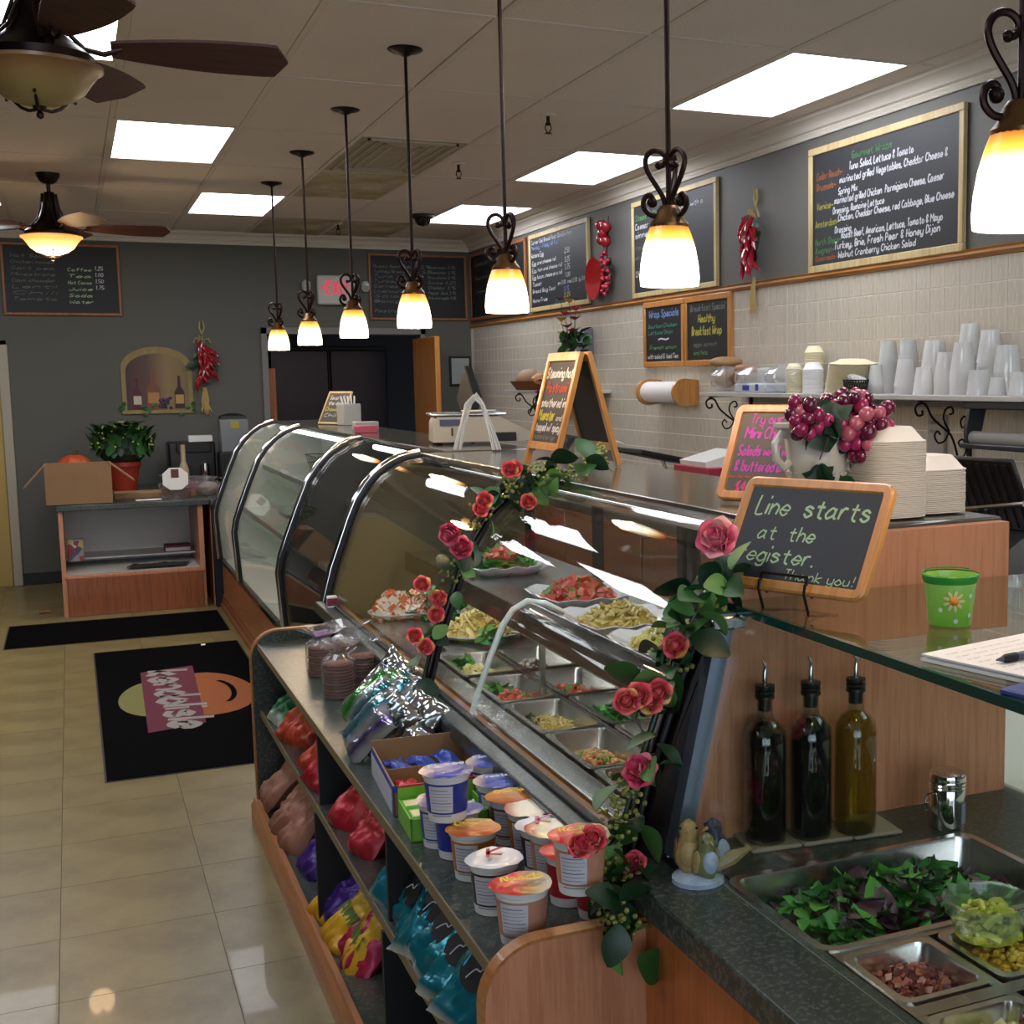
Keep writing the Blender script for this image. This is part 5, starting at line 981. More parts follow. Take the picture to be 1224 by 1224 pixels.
# bucket
t=thing('daisy_bucket','small lime green tin bucket with a yellow daisy and white dots','bucket',(1.275,1.675,1.2712))
G1=rampmat('lime_tin',['#6fae2c','#8cc44a','#98cc62'],.3,'axis',const=False); MB().lathe([(0,.002),(.031,.002),(.032,0),(.034,.002),(.0425,.078),(.0455,.08),(.0455,.083),(.0425,.083),(.0415,.078),(.033,.006),(0,.005)],36).build('tin',G1,t)
MB().lathe([(.0428,.071),(.0450,.076),(.0462,.083),(.0445,.085)],36,cap=False).build('green_rim',mat('grass_green','#2f8a2c',.35),t)
def onc(a,z,o=.0015): r_=.034+(.0425-.034)*(z/.078)+o; return (r_*math.cos(a),r_*math.sin(a),z)
fd=bpy.data.objects.new('daisy',None); COL.objects.link(fd); fd.parent=t
for k in range(9):
    a=2*PI*k/9; q=MB(); N=8
    c=(-R(118)+.30*math.cos(a)/1.0*.95,.045+.0115*math.sin(a)); q.add([onc(c[0],c[1],.003)]+[onc(c[0]+(math.cos(a)*.17*math.cos(2*PI*i/N)-math.sin(a)*.07*math.sin(2*PI*i/N)),c[1]+(math.sin(a)*.0065*math.cos(2*PI*i/N)+math.cos(a)*.0028*math.sin(2*PI*i/N)),.0022) for i in range(N)],[(0,1+i,1+(i+1)%N) for i in range(N)]); q.build('petal',mat('petal_cream','#d8d088',.5),fd)
MB().ball(onc(-R(118),.045,.003),.0072,12,8).build('daisy_centre',mat('daisy_orange','#d8861c',.5),fd)
for a,z in ((-75,.052),(-72,.02),(-112,.012),(-35,.035),(-150,.03)):
    q=MB(); N=12; q.add([onc(R(a),z,.001)]+[onc(R(a)+.1*math.cos(2*PI*i/N),z+.0038*math.sin(2*PI*i/N),.001) for i in range(N)],[(0,1+i,1+(i+1)%N) for i in range(N)]); q.build('white_dot',mat('dot_white','#d0d8d0',.5),t)
MB().tube([(.044*math.cos(R(a)),.044*math.sin(R(a)),.088) for a in range(10,180,10)],.0012,5).build('wire_handle',mat('grass_green','#2f8a2c'),t)
# papers and pen
o=MB(); o.box(0,0,0,.25,.30,.004).box(.008,.004,.004,.246,.296,.007).box(.002,.008,.007,.242,.3,.0095); o=o.build('paper_stack',M_paper,None,(1.138,1.185,1.2712),(0,0,R(12))); tag(o,'stack of printed order sheets on the glass top','paper')
letters(o,[('order  name  sandwich  bread  chips',.02,.27-.02*k,.006,.2,mat('print_grey','#8a8a9a',.8)) for k in range(12)],lambda u,v:(u,v,.0099),wt=.12)
t=thing('pen','grey ballpoint pen lying on the order sheets','pen',(1.125,1.374,1.2870),(0,0,R(10)))
MB().at((0,0,0),(0,R(90),0)).lathe([(0,-.0),(.001,0),(.004,.012),(.0055,.02),(.0055,.12),(.004,.13),(0,.13)],14).build('barrel',mat('pen_grey','#4c4a58',.35),t)
MB().at((0,0,0),(0,R(90),0)).lathe([(.0042,.0125),(.0062,.02),(.0062,.04),(.0058,.04)],14).build('grip',M_dark,t)
o=MB().box(0,0,0,.068,.10,.008,.002).build('blue_folder',mat('blue_folder','#3a4884',.4),None,(1.068,1.175,1.2712),(0,0,R(12))); tag(o,'corner of a blue folder beside the order sheets','folder')
# bottles on tiles
for k in range(3):
    o=MB().box(-.05,-.055,0,.05,.055,.008,.003).build('trivet_tile',mat('stone_tile','#8f8472',.6,var=.15,vs=40),None,(1.12+k*.1015,2.01-.012*k,.8205),(0,0,R(-6))); tag(o,['left','middle','right'][k]+' stone tile under the oil bottles','tile')
def bottle(x,y,label,liq,z=.829):
    t=thing('oil_bottle',label,'bottle',(x,y,z)); t.scale=(1.12,1.12,.93); pf=[(0,.004),(.028,.004),(.031,0),(.033,.006),(.033,.20),(.031,.222),(.022,.238),(.0135,.246),(.0125,.262),(.0125,.285)]
    MB().lathe(pf,32,sq=2.6).build('glass_body',glassmat('bottle_glass','#dfe8dc',.02,1.5,1),t)
    MB().lathe([(0,.006),(.029,.006),(.0312,.012),(.0312,.198),(.029,.218),(.02,.234),(.011,.243),(0,.243)],32,sq=2.6).build('oil',liq,t)
    MB().lathe([(.0115,.262),(.0115,.286),(.0165,.286),(.0165,.292),(.0145,.293),(.0165,.296),(.0165,.301),(.0145,.302),(.0165,.305),(.0165,.312),(0,.314)],20).build('stopper',mat('black_stopper','#141312',.35),t)
    MB().tube([(0,0,.312),(0,0,.335),(.002,0,.35),(-.004,0,.362)],lambda u:.0048-.002*u,10).build('pour_spout',M_chrome,t)
def liquid(n,c,rough=.05): 
    m=mat(n,c,rough,trans=.0,coat=.6); return m
bottle(1.112,2.0,'leftmost tall bottle of dark vinegar, seen through the reflections',liquid('dark_vinegar','#120608'))
bottle(1.200,1.985,'middle tall bottle of black balsamic vinegar',liquid('balsamic','#07070e'))
def oilmat():
    m=bpy.data.materials.new('olive_oil'); m.use_nodes=True; t=m.node_tree; t.nodes.clear(); N=t.nodes.new; L=t.links.new
    o=N('ShaderNodeOutputMaterial'); a=N('ShaderNodeBsdfTransparent'); a.inputs[0].default_value=rgb('#ecd048'); g=N('ShaderNodeBsdfGlossy'); g.inputs['Roughness'].default_value=.05; d=N('ShaderNodeBsdfDiffuse'); d.inputs[0].default_value=rgb('#a8a030')
    x=N('ShaderNodeMixShader'); x.inputs[0].default_value=.09; y=N('ShaderNodeMixShader'); y.inputs[0].default_value=.07; L(a.outputs[0],x.inputs[1]); L(d.outputs[0],x.inputs[2]); L(x.outputs[0],y.inputs[1]); L(g.outputs[0],y.inputs[2]); L(y.outputs[0],o.inputs[0]); return m
bottle(1.288,1.97,'right tall bottle of yellow green olive oil',oilmat())
t=thing('cheese_shaker','chrome cheese shaker with a perforated lid and wire handle','shaker',(1.465,1.925,.8205))
MB().lathe([(0,0),(.033,0),(.034,.003),(.034,.082),(.033,.084)],32).build('can',M_chrome,t); MB().lathe([(.0345,.078),(.036,.08),(.0345,.083),(.036,.086),(.0345,.089),(.036,.092),(.035,.096),(.036,.1),(.033,.107),(.02,.112),(0,.113)],32).build('lid',M_chrome,t)
q=MB()
for r_,n in ((.008,6),(.016,11),(.024,16)):
    for k in range(n): a=2*PI*k/n; q.ball((r_*math.cos(a),r_*math.sin(a),.1125-r_*.12),.0014,6,4)
q.build('holes',M_dark,t,kind='stuff'); MB().tube([(-.033,0,.07),(-.05,-.005,.072),(-.056,-.008,.055),(-.052,-.006,.04),(-.046,-.004,.038)],.0018,6).build('wire_handle',M_chrome,t)
lab=MB(); lab.grid(lambda u,v:((.0346)*math.cos(R(-75+40*u)),(.0346)*math.sin(R(-75+40*u)),.012+.04*v),6,2); lab.build('worn_label',mat('worn_label','#7d8a94',.5),t)
# bird figurines
t=thing('bird_figurine','ceramic figurine of two small birds, olive back and blue white belly','figurine',(.925,1.90,.8205),R(-15))
def bird(cx,cy,s,rz,cols,nm):
    b=bpy.data.objects.new(nm,None); COL.objects.link(b); b.parent=t; b.location=(cx,cy,0); b.rotation_euler=(0,0,rz); b.scale=(s,s,s)
    body=MB(); ps=[(-.0,-.014,.012,.012),(0,-.006,.03,.025),(0,.0,.05,.029),(0,.002,.068,.024),(0,-.002,.082,.0165),(0,-.004,.096,.0185),(0,-.004,.108,.015),(0,-.004,.117,.004)]
    body.tube([p[:3] for p in ps],lambda u:[p[3] for p in ps][min(7,int(round(u*7)))],18); body.build('body',cols[0],b,smooth=80)
    MB().ball((0,-.02,.052),(.02,.014,.027),14,10).build('breast',cols[1],b,smooth=80)
    MB().tube([(0,-.02,.1),(0,-.028,.098),(0,-.034,.095)],lambda u:.0045*(1-u*.8),8).build('beak',mat('beak_ochre','#a5823c',.5),b)
    for s_ in (-1,1):
        MB().ball((s_*.0155,-.0125,.102),.0028,8,6).build('eye',mat('gloss_black','#050506'),b)
        w_=MB().at((s_*.024,.004,.05),(R(15),0,0),(1,1,1)); w_.ball((0,0,0),(.006,.017,.03),10,8); w_.build('wing',cols[2],b,smooth=80)
    MB().tube([(0,.015,.03),(0,.035,.028),(0,.055,.032)],lambda u:.009-.003*u,8,flat=.5).build('tail',cols[2],b)
oc=mat('bird_ochre','#9a8450',.4,var=.4,vs=60); ol=mat('bird_olive','#6a6e44',.35,var=.5,vs=50); bw=mat('bird_blue_white','#9aa8b8',.35,var=.4,vs=60); bk=mat('bird_slate','#2f3444',.4,var=.5,vs=60)
bird(-.012,.02,.88,R(-10),(oc,oc,mat('bird_brown','#6a4a34',.4)),'left_bird'); bird(.012,-.012,.75,R(20),(ol,bw,oc),'front_bird'); bird(.035,.025,.85,R(-60),(bk,mat('bird_yellow','#8f9448',.4),bw),'right_bird')
MB().lathe([(0,0),(.045,0),(.045,.008),(.03,.014),(0,.016)],18).build('base',bw,t); MB().tube([(.03,.0,.02),(.06,.0,.035),(.085,-.005,.05),(.09,-.005,.056)],lambda u:.009+.004*math.sin(u*6),8).build('branch',oc,t)
# ================================================================== wall shelf over the back counter
WS=1.592
def shelf(y0,y1,label,brs,z=WS,x0=3.2):
    t=thing('cup_shelf' if y0<5 else 'bread_shelf',label,'shelf',(0,0,0)); MB().box(x0,y0,z-.022,XR-.009,y1,z,.003).build('board',mat('white_shelf','#bdbcb6',.4),t)
    for y in brs:
        def pt(l): return [(XR-.012-a,y,z-.024-b) for a,b in smoothline(l)]
        q=MB(); q.box(XR-.02,y-.012,z-.40,XR-.009,y+.012,z-.022).box(x0+.02,y-.006,z-.028,XR-.009,y+.006,z-.022)
        q.tube(pt([(.01,.36),(.05,.30),(.07,.22),(.10,.15),(.15,.11),(.20,.07),(.23,.02),(.26,.01),(.285,.03),(.275,.06),(.25,.06),(.25,.04)]),.0055,6)
        q.tube(pt([(.11,.13),(.13,.17),(.165,.18),(.185,.15),(.17,.13),(.155,.145)]),.0045,6)
        q.tube(pt([(.11,.13),(.14,.08),(.13,.04),(.10,.03),(.09,.055),(.11,.06)]),.0045,6)
        q.tube(pt([(.012,.30),(.04,.26),(.02,.22),(.035,.17),(.06,.18),(.05,.2)]),.0045,6)
        q.tube(pt([(.012,.10),(.04,.12),(.05,.09),(.03,.07),(.02,.09)]),.0045,6)
        q.build('scroll_bracket',M_black,t)
    return t
shelf(2.6,6.5,'long white wall shelf of cups and bowls on black scroll brackets',(6.42,4.46)); shelf(8.5,10.1,'shorter far wall shelf with a bread basket and flowers',(8.75,9.8))
cupA=MB().lathe([(.030,0),(.046,.075),(.049,.078),(.049,.081),(.045,.079),(.0285,.004),(0,.004)],22).mesh('deli_cup',M_frost)
cupB=MB().lathe([(.049,0),(.047,.002),(.032,.115),(.0,.115),(.0,.113),(.0305,.113),(.0455,.003)],22,cap=False).mesh('deli_cup',M_frost)
cupC=MB().lathe([(.052,0),(.050,.004),(.038,.10),(.0,.10),(.0,.098),(.0365,.098),(.0485,.003)],22,cap=False).mesh('deli_cup',M_pvc)
def stack(px,pyt,kind,label,grp,X=3.34,step=.0095,sc=1,z=WS):
    p=onx(px,pyt,X); me={'A':cupA,'B':cupB,'C':cupC}[kind]; hh={'A':.081,'B':.115,'C':.10}[kind]*sc
    n=max(1,int((p.z-z-hh)/(step*sc))+1)
    for k in range(min(n,26)):
        o=inst(me,'deli_cup',None,(X+random.uniform(-.001,.001),p.y,z+.0005+k*step*sc),(0,0,0),sc); tag(o,label,'cup',grp)
for a in ((1047,436,'B','frosted tub in the short stack just right of the black basket','tubs right of the basket',3.36,.012,.8),(1062,405,'C','clear tub in the round topped stack right of the plates','round clear tubs',3.42,.012,.9),(1086,403,'C','clear tub in the second round topped stack','second round clear tubs',3.42,.012,.9),
 (1082,428,'B','frosted tub in the front stack below the round clear tubs','front frosted tubs',3.30,.012,1),(1118,402,'B','large frosted tub in the tall stack left of the tallest stacks','large frosted tubs',3.42,.014,1.35),(1104,448,'B','frosted tub in the lowest front stack','lowest frosted tubs',3.28,.012,1),(1131,420,'B','frosted tub in the stack with a single rim line','rim line tubs',3.32,.013,1.05),
 (1151,408,'B','tall frosted tub in the front tall stack','front tall tubs',3.30,.013,1.1),(1160,386,'B','frosted tub in the tallest stack','tallest frosted tubs',3.42,.014,1.15),(1184,390,'B','frosted tub in the second tallest stack','second tallest tubs',3.42,.014,1.15),(1205,412,'C','clear cup in the tall stack by the right edge','clear cups by the right edge',3.36,.013,1.1),
 (1170,448,'C','clear lid cup in the low front stack','low clear cups',3.27,.012,1),(1192,462,'C','small clear cup in the lowest stack by the right edge','lowest clear cups',3.27,.012,.7),(1218,442,'C','small clear cup in the rightmost stack','rightmost small cups',3.27,.012,.8)): stack(a[0],a[1],a[2],a[3],a[4],X=a[5],step=a[6],sc=a[7])
cb=mat('cream_foam','#ece4c0',.6); rb=MB().lathe([(.04,.05),(.044,.046),(.066,.006),(.07,.004),(.07,.002),(.064,.0),(.04,.042),(0,.045)],24).mesh('foam_bowl',cb); rw=MB().lathe([(.04,.05),(.044,.046),(.066,.006),(.07,.004),(.07,.002),(.064,.0),(.04,.042),(0,.045)],24).mesh('foam_bowl',mat('white_foam','#eeeef0',.6))
for px,pyt,me,lab,g,X,st,s_ in ((949,434,rb,'small cream bowl in the stack left of the white bowls','small cream bowls',3.32,.009,.62),(972,433,rw,'white bowl in the stack between two cream stacks','white foam bowls',3.30,.007,.75),(973,413,rb,'cream bowl in the taller stack behind the white bowls','taller cream bowls',3.42,.009,.72)):
    p=onx(px,pyt,X); n=int((p.z-WS-.05*s_)/st)+1
    for k in range(n): o=inst(me,'foam_bowl',None,(X,p.y,WS+.0005+k*st),(0,0,0),s_); tag(o,lab,'bowl',g)
pl=MB().lathe([(0,.002),(.07,.002),(.1,.014),(.13,.02),(.131,.022),(.1,.018),(.07,.006),(0,.006)],30).mesh('oval_plate',cb); p=onx(1018,423,3.34); n=22
for k in range(n): o=inst(pl,'oval_plate',None,(3.34-.0006*k,p.y+.03-.003*k,WS+.014+k*(p.z-WS-.03)/n),(R(180+3),R(-2),0),(.82,1.0,1)); tag(o,'cream oval platter in the wide stack behind the black basket' if k<n-1 else 'topmost cream oval platter of the wide stack','plate','wide stack of cream platters')
p=onx(1023,463,3.25); t=thing('black_basket','small black plastic basket of small lids on the wall shelf','basket',(3.25,p.y,WS+.001)); q=MB()
for z in (0,.022,.045,.062): q.tube([(.05*math.cos(2*PI*i/16)*(.8+z*3),.075*math.sin(2*PI*i/16)*(.8+z*3),z) for i in range(16)],.003,5,closed=True)
for i in range(28): a=2*PI*i/28; b=a+.35; q.tube([(.05*.8*math.cos(a),.075*.8*math.sin(a),0),(.05*.986*math.cos(b),.075*.986*math.sin(b),.062)],.002,4); q.tube([(.05*.8*math.cos(a),.075*.8*math.sin(a),0),(.05*.986*math.cos(a-.35),.075*.986*math.sin(a-.35),.062)],.002,4)
q.build('lattice',M_dark,t)
for k in range(4): o=MB().lathe([(0,0),(.024,0),(.031,.014),(.028,.014),(.022,.003),(0,.003)],16).build('cup_lid',M_white,None,(3.25+(k%2)*.02-.01,p.y-.03+k*.018,WS+.055+.004*k),(R(20),0,0)); tag(o,'small white cup lid heaped in the black basket','cup','cup lids in the black basket')  # shallow white cup lids lying in the basket
# clear lid stack and bread bags at the left end
p=onx(915,450,3.30)
for k in range(14): o=MB().lathe([(.03,.0),(.046,.002),(.048,.0),(.046,.006),(.034,.012),(0,.013)],18).mesh('clear_lid',M_pvc) if k==0 else o; q=inst(o,'clear_lid',None,(3.30,p.y,WS+.0005+k*.009)); tag(q,'clear dome lid in the stack right of the bread bags','lid','clear dome lids')
for k,(px,py,lb,c,s_) in enumerate(((838,452,'bagged pale bread roll at the far left end of the wall shelf','#a98c68',(.05,.07,.055)),(857,452,'brown loaf in a plastic bag on the wall shelf','#8a6244',(.05,.06,.055)),(893,441,'sliced brown loaf on the blue printed bag','#9a7350',(.07,.10,.03)),(860,433,'tan loaf behind the small specials board corner','#a98258',(.06,.10,.03)))):
    p=onx(px,py,3.33); o=lump('bread_loaf',lb,(3.33,min(p.y,6.42),max(p.z,WS+s_[2])),s_,mat('loaf_%d'%k,c,.6,var=.2,vs=20),'bread',.08)
q=MB()
of=Vector((3,1,7))
for cy,ln in ((6.62,.12),(6.30,.16),(5.98,.15)):
    q.grid(lambda u,v:(3.31+.10*math.cos(2*PI*u)*(1+.25*noise.noise(Vector((u*9,v*6,cy))))*math.sin(PI*min(1,v*.9+.08))**.5, cy-.25+(v-.5)*2*ln, WS+.075+.07*math.sin(2*PI*u)*(1+.3*noise.noise(Vector((u*7,v*7,cy+3))))*math.sin(PI*min(1,v*.9+.08))**.5),20,10,wrap=True)
o=q.build('plastic_bag',glassmat('bread_film','#f2f4f6',.1,1.6,1,.16),None,smooth=20); tag(o,'crinkled clear plastic bread bags on the left of the wall shelf','bag',kind='stuff')
o=MB().box(3.22,5.78,WS,3.44,6.12,WS+.05,.01).build('blue_white_bag',mat('blue_white_pack','#c4ccd8',.4),None); tag(o,'white and blue printed pack under the brown loaf','pack')
MB().box(3.218,5.85,WS+.012,3.22,5.88,WS+.045).box(3.218,5.95,WS+.012,3.22,6.02,WS+.04).build('blue_print',mat('blue_print','#2a3c96'),o)
# paper towel
t=thing('towel_holder','wooden paper towel holder with a white roll on the tiled wall','paper towel',(3.40,7.38,1.585)); MB().cyl((0,-.26,0),(0,.26,0),.066,n=28).build('paper_roll',M_paper,t)
for s in (-1,1): MB().extr([(.09,-.075),(.09,.075)]+[(.0+.085*math.cos(R(a)),.085*math.sin(R(a))) for a in range(90,271,15)],s*.27-.012,s*.27+.012).build('wood_end',M_oak,t)
MB().box(.08,-.28,-.03,.092,.28,.03).build('wood_back',M_oak,t)
# under shelf paper cutter
t=thing('paper_cutter','dark grey paper roll cutter hanging under the wall shelf','paper cutter',(3.24,3.92,WS-.022)); dg=mat('dark_grey_metal','#3a3c42',.35,.6)
MB().box(-.03,-.30,-.03,.18,.24,-.001,.004).build('top_plate',dg,t)
for y in (-.27,.20): MB().extr([(-.02,-.03),(.06,-.03),(.04,-.12),(.015,-.17),(-.03,-.17),(-.035,-.12)],y,y+.02).build('arm',dg,t)
MB().cyl((.0,-.26,-.145),(.0,.21,-.145),.028,n=18).build('roll',mat('grey_paper_roll','#87857f',.6),t); MB().box(-.05,-.29,-.185,-.01,.23,-.165,.004).build('cutter_bar',dg,t)
o=MB().box(XR-.03,4.62,1.28,XR-.009,4.74,1.50,.003).build('notice_card',mat('notice_paper','#a8a498',.7),None); tag(o,'narrow pale notice card on the tiles below the wall shelf','card'); letters(o,[('open',0,0,.018,.07,'dim')],lambda u,v:(XR-.031,4.72-u,1.46+v)); letters(o,[('daily',0,0,.018,.07,'dim')],lambda u,v:(XR-.031,4.72-u,1.42+v))
# slicer on the back counter
t=thing('meat_slicer','stainless meat slicer with a dark ribbed guard at the right edge','slicer',(3.05,3.72,.901))
MB().extr([(-.22,.04),(.2,.04),(.2,.22),(-.12,.22),(-.22,.16)],-.28,.18).build('base',mat('slicer_steel','#77787c',.28,.9),t); MB().box(-.235,-.16,.07,-.22,.06,.2,.004).build('control_panel',M_dark,t)
for y,z in ((-.22,.18),(-.22,.08),(.12,.09)): MB().cyl((-.222,y,z),(-.245,y,z),.022,n=14).build('knob',M_chrome,t)
for y,x in ((-.24,-.18),(.14,-.18),(-.24,.16),(.14,.16)): MB().cyl((x,y,0),(x,y,.04),.02,n=10).build('foot',M_dark,t)
q=MB().at((-.04,-.02,.22),(R(0),R(-28),R(10))); q.box(-.01,-.2,0,.01,.2,.30,.01)
for k in range(9): q.box(-.016,-.17+k*.04,.02,-.01,-.155+k*.04,.28)
q.build('blade_guard',mat('dark_ribbed','#2c2827',.35,.5),t); q=MB().at((-.05,.16,.22),(0,R(-28),0)); q.lathe([(0,0),(.14,0),(.145,.006),(.14,.012),(0,.012)],36).build('blade',M_chrome,t)
MB().tube([(-.2,.3,.26),(-.12,.1,.28),(-.1,-.25,.33)],.011,8).build('carriage_rail',M_chrome,t)
MB().extr([(-.06,.24),(.0,.24),(-.11,.42),(-.15,.40)],.22,.34).build('meat_tray',M_steel,t)
# other back counter things
t=thing('panini_press','grey press with a raised black plate on the back counter','press',(3.1,6.95,.901)); MB().box(-.2,-.25,0,.2,.25,.14,.02).build('body',M_steel,t); MB().at((.02,0,.30),(0,R(12),0)).box(-.2,-.26,0,.22,.24,.03,.006).build('black_plate',M_dark,t)
for s in (-.2,.18): MB().tube([(.15,s,.12),(.18,s,.22),(.14,s,.31)],.012,8).build('hinge_arm',M_steel,t)
o=MB().at((3.02,7.55,1.30),(R(5),R(15),0)).box(-.1,-.16,0,.1,.16,.012,.004).build('white_tray',M_white,None); 
o=MB().at((3.05,7.55,.901)).lathe([(0,0),(.13,0),(.15,.02),(.10,.05),(.06,.36),(.05,.39),(.13,.40),(.135,.412),(0,.412)],24).build('cake_stand',M_white,None) if 0 else o
tag(o,'white tray tipped up behind the sandwich board','tray'); MB().box(3.0,7.5,.901,3.1,7.6,1.30).build('stand',M_steel,o)
t=thing('red_carton','red and white carton of wraps on the back counter behind the chalk sign','carton',onx(850,560,2.98)); t.location.z=.901; zz=onx(850,556,2.98).z-.901
MB().box(-.12,-.2,zz-.20,.12,.2,zz+.0,.004).build('carton',mat('red_carton','#a02840',.5),t); MB().at((0,.0,zz+.001),(0,R(-14),0)).box(-.10,-.15,0,.12,.15,.05).build('white_wraps',M_white,t); MB().box(-.12,-.2,0,.12,.2,zz-.2).build('lower_carton',M_card,t)
t=MB().box(-.02,-.17,0,.02,.17,.36,.006).build('black_board',M_dark,None,(1.62,6.0,CT+.16),(R(45),0,0)); t.location=(1.70,5.98,CT+.13); t.rotation_euler=(R(45),0,0); t.scale=(1,.6,.6); tag(t,'black diamond shaped panel standing behind the beige scale','panel')
MB().box(-.01,-.2,-.3,.01,.0,.0).build('support',M_dark,t) if 0 else None
t=thing('food_processor','grey mixer stand on the back counter seen left of the sandwich board','mixer',(3.05,8.3,.901)); MB().lathe([(.14,0),(.13,.06),(.08,.10),(.07,.30),(.10,.36),(.12,.38),(0,.40)],20).build('body',M_steel,t)
# bread basket and flowers on the far shelf
t=thing('bread_basket','shallow brown basket of bread loaves on the far wall shelf','basket',(3.32,9.62,WS)); MB().lathe([(0,.002),(.16,.002),(.22,.07),(.225,.07),(.165,0)],24,sq=4).build('basket',mat('brown_wicker','#7c4a2c',.7,bump=.6,bs=90),t); t.scale=(.7,1.5,1)
for y,c,lb,r_ in ((9.75,'#a08468','round floury loaf in the far bread basket',(.09,.11,.08)),(9.5,'#b98650','long golden baguette in the far bread basket',(.05,.2,.05)),(9.35,'#c49660','second baguette leaning out of the far bread basket',(.045,.18,.045))): lump('bread_loaf',lb,(3.30,y,WS+.085),r_,mat('crust_'+c[1:],c,.6),'bread',.08)
o=MB().box(-.004,-.17,-.12,0,.17,.16).build('grey_card',mat('grey_blue_card','#6d7078',.6),None,(XR-.012,9.0,1.88)); tag(o,'grey blue square card on the tiles behind the flowers','card')
def flower(p,r,m,parent,n=9,name='flower'):
    q=MB()
    for k in range(n):
        a=2*PI*k/n+random.random()*.3; t_=random.uniform(.5,1.1)
        q.at(p,(0,0,a)); q.add([(0,-r*.18,0),(r*.55,-r*.32,r*t_*.35),(r,0,r*t_*.5),(r*.55,r*.32,r*t_*.35),(0,r*.18,0)],[(0,1,2,3,4)])
    q.m=Matrix.Identity(4); return q.build(name,m,parent,smooth=0)
t=thing('flower_pot','grey pot of mixed yellow and pink silk flowers on the far shelf','flowers',(3.30,8.78,WS)); t.scale=(1,1.25,1.25); MB().lathe([(.05,0),(.085,.12),(.09,.12),(.09,.13),(.08,.13),(0,.11)],20).build('pot',mat('grey_pot','#83837a',.6),t)
lm=leafmesh(.07,.022,M_leafA,0,.2); lm2=leafmesh(.06,.022,M_leafB,0,.2)
for k in range(40): inst(lm if k%2 else lm2,'leaf',t,(random.uniform(-.07,.07),random.uniform(-.1,.1),.12+random.uniform(0,.22)),(R(random.uniform(20,80)),0,random.uniform(0,6.3)),random.uniform(.9,1.5))
fy=mat('petal_yellow','#d8b838',.5); fp=mat('petal_pink','#c84a68',.5); fm=mat('petal_maroon','#8a2c44',.5)
for k,(dy,dz) in enumerate(((.12,.52),(-.02,.50),(.05,.43),(-.1,.40),(.12,.40),(.02,.36),(-.06,.33),(.1,.32),(-.12,.45),(.08,.27))):
    MB().tube([(0,0,.1),(0,dy*.5,dz*.6),(-.02,dy,dz)],.002,4).build('stem',M_leafB,t); flower((-.02,dy,dz),.05,(fm,fy,fp)[k%3],t)
for k,(dy,dz) in enumerate(((.28,.02),(.2,.0),(.14,-.03),(.33,-.05))): flower((-.12,dy,dz+.03),.045,fp,t); [inst(lm,'leaf',t,(-.11,dy+random.uniform(-.06,.06),dz-.02),(R(-40),0,random.uniform(0,6.3)),1.3) for _ in range(5)]
# ristras
def pepper(L,r,m,n='chili_pepper'):
    return MB().tube([(0,0,0),(0,-.004,-L*.25),(.004,-.008,-L*.55),(.012,-.006,-L*.85),(.018,0,-L)],lambda u:r*(.6+.9*u if u<.35 else 1.15*(1-u)**.6+.05),8).mesh(n,m)
M_chili=mat('chili_red','#8f1222',.22,coat=.5); pp=pepper(.12,.017,M_chili); raf=mat('raffia','#b09a62',.8,var=.2,vs=30)
def ristra(name,label,loc,rot,z0,z1,n=26,wd=.06,sc=1):
    t=thing(name,label,'chili string',loc,rot); H_=z1-z0
    q=MB(); q.tube([(0,0,H_*.86),(-.018*sc,0,H_*.93),(-.012*sc,0,H_),(.012*sc,0,H_),(.018*sc,0,H_*.93),(0,0,H_*.86)],.006,6); q.build('hanging_loop',raf,t)
    q=MB()
    for k in range(26): a=random.uniform(-.03,.03)*sc; b=random.uniform(-.045,.045)*sc; q.tube([(a*.4,-.01,H_*.30),(a,-.02,H_*.16),(b,-.015,random.uniform(0,H_*.07))],.003,4)
    for k in range(14): a=random.uniform(0,6.3); q.tube([(0,-.01,H_*.80),(.05*math.cos(a)*sc,-.02,H_*.83+.02*math.sin(a)),(.07*math.cos(a)*sc,-.015,H_*.77)],.0025,4)
    q.build('raffia_tail',raf,t,kind='stuff')
    for k in range(n):
        u=k/n; inst(pp,'chili_pepper',t,(random.uniform(-wd,wd)*.6,-.03-random.uniform(0,.02),H_*(.78-.36*u)),(R(random.uniform(-25,5)),R(random.uniform(-38,38)),random.uniform(-.4,.4)),sc*random.uniform(.8,1.1))
    for k in range(12): inst(lm if k%2 else lm2,'leaf',t,(random.uniform(-wd,wd)*.7,-.02,H_*random.uniform(.42,.76)),(R(-90),R(random.choice((-1,1))*random.uniform(30,110)),0),1.25*sc)
ristra('chili_ristra','red chili pepper string with raffia tail on the right wall by the big menu board',(XR-.012,6.36,2.02),R(-90),2.02,2.70,26,.07,1.1)
ristra('chili_ristra','red chili pepper string on the far end wall beside the wine niche picture',(1.075,YF-.012,1.39),0,1.39,2.21,30,.085,1.15)
t=thing('apple_garland','garland of red apples and berries hanging beside the red pan','garland',(XR-.015,8.48,2.28),R(-90))
ap=MB().lathe([(0,-.035),(.018,-.036),(.034,-.02),(.04,.002),(.036,.02),(.02,.032),(.006,.028),(0,.024)],18).mesh('apple',mat('apple_red','#8e1420',.2,coat=.5)); be=MB().ball((0,0,0),.016,8,6).mesh('berry',mat('berry_red','#a81c34',.25,coat=.4))
MB().tube([(0,-.005,.52),(0,-.02,.3),(.02,-.02,0)],.004,5).build('cord',M_bronze,t)
for x,z in ((-.04,.46),(.05,.44),(-.03,.36),(.04,.34),(.0,.40)): inst(ap,'apple',t,(x,-.045,z))
for k in range(30): inst(be,'berry',t,(random.uniform(-.05,.07),-.03-random.uniform(0,.03),random.uniform(-.02,.27)))
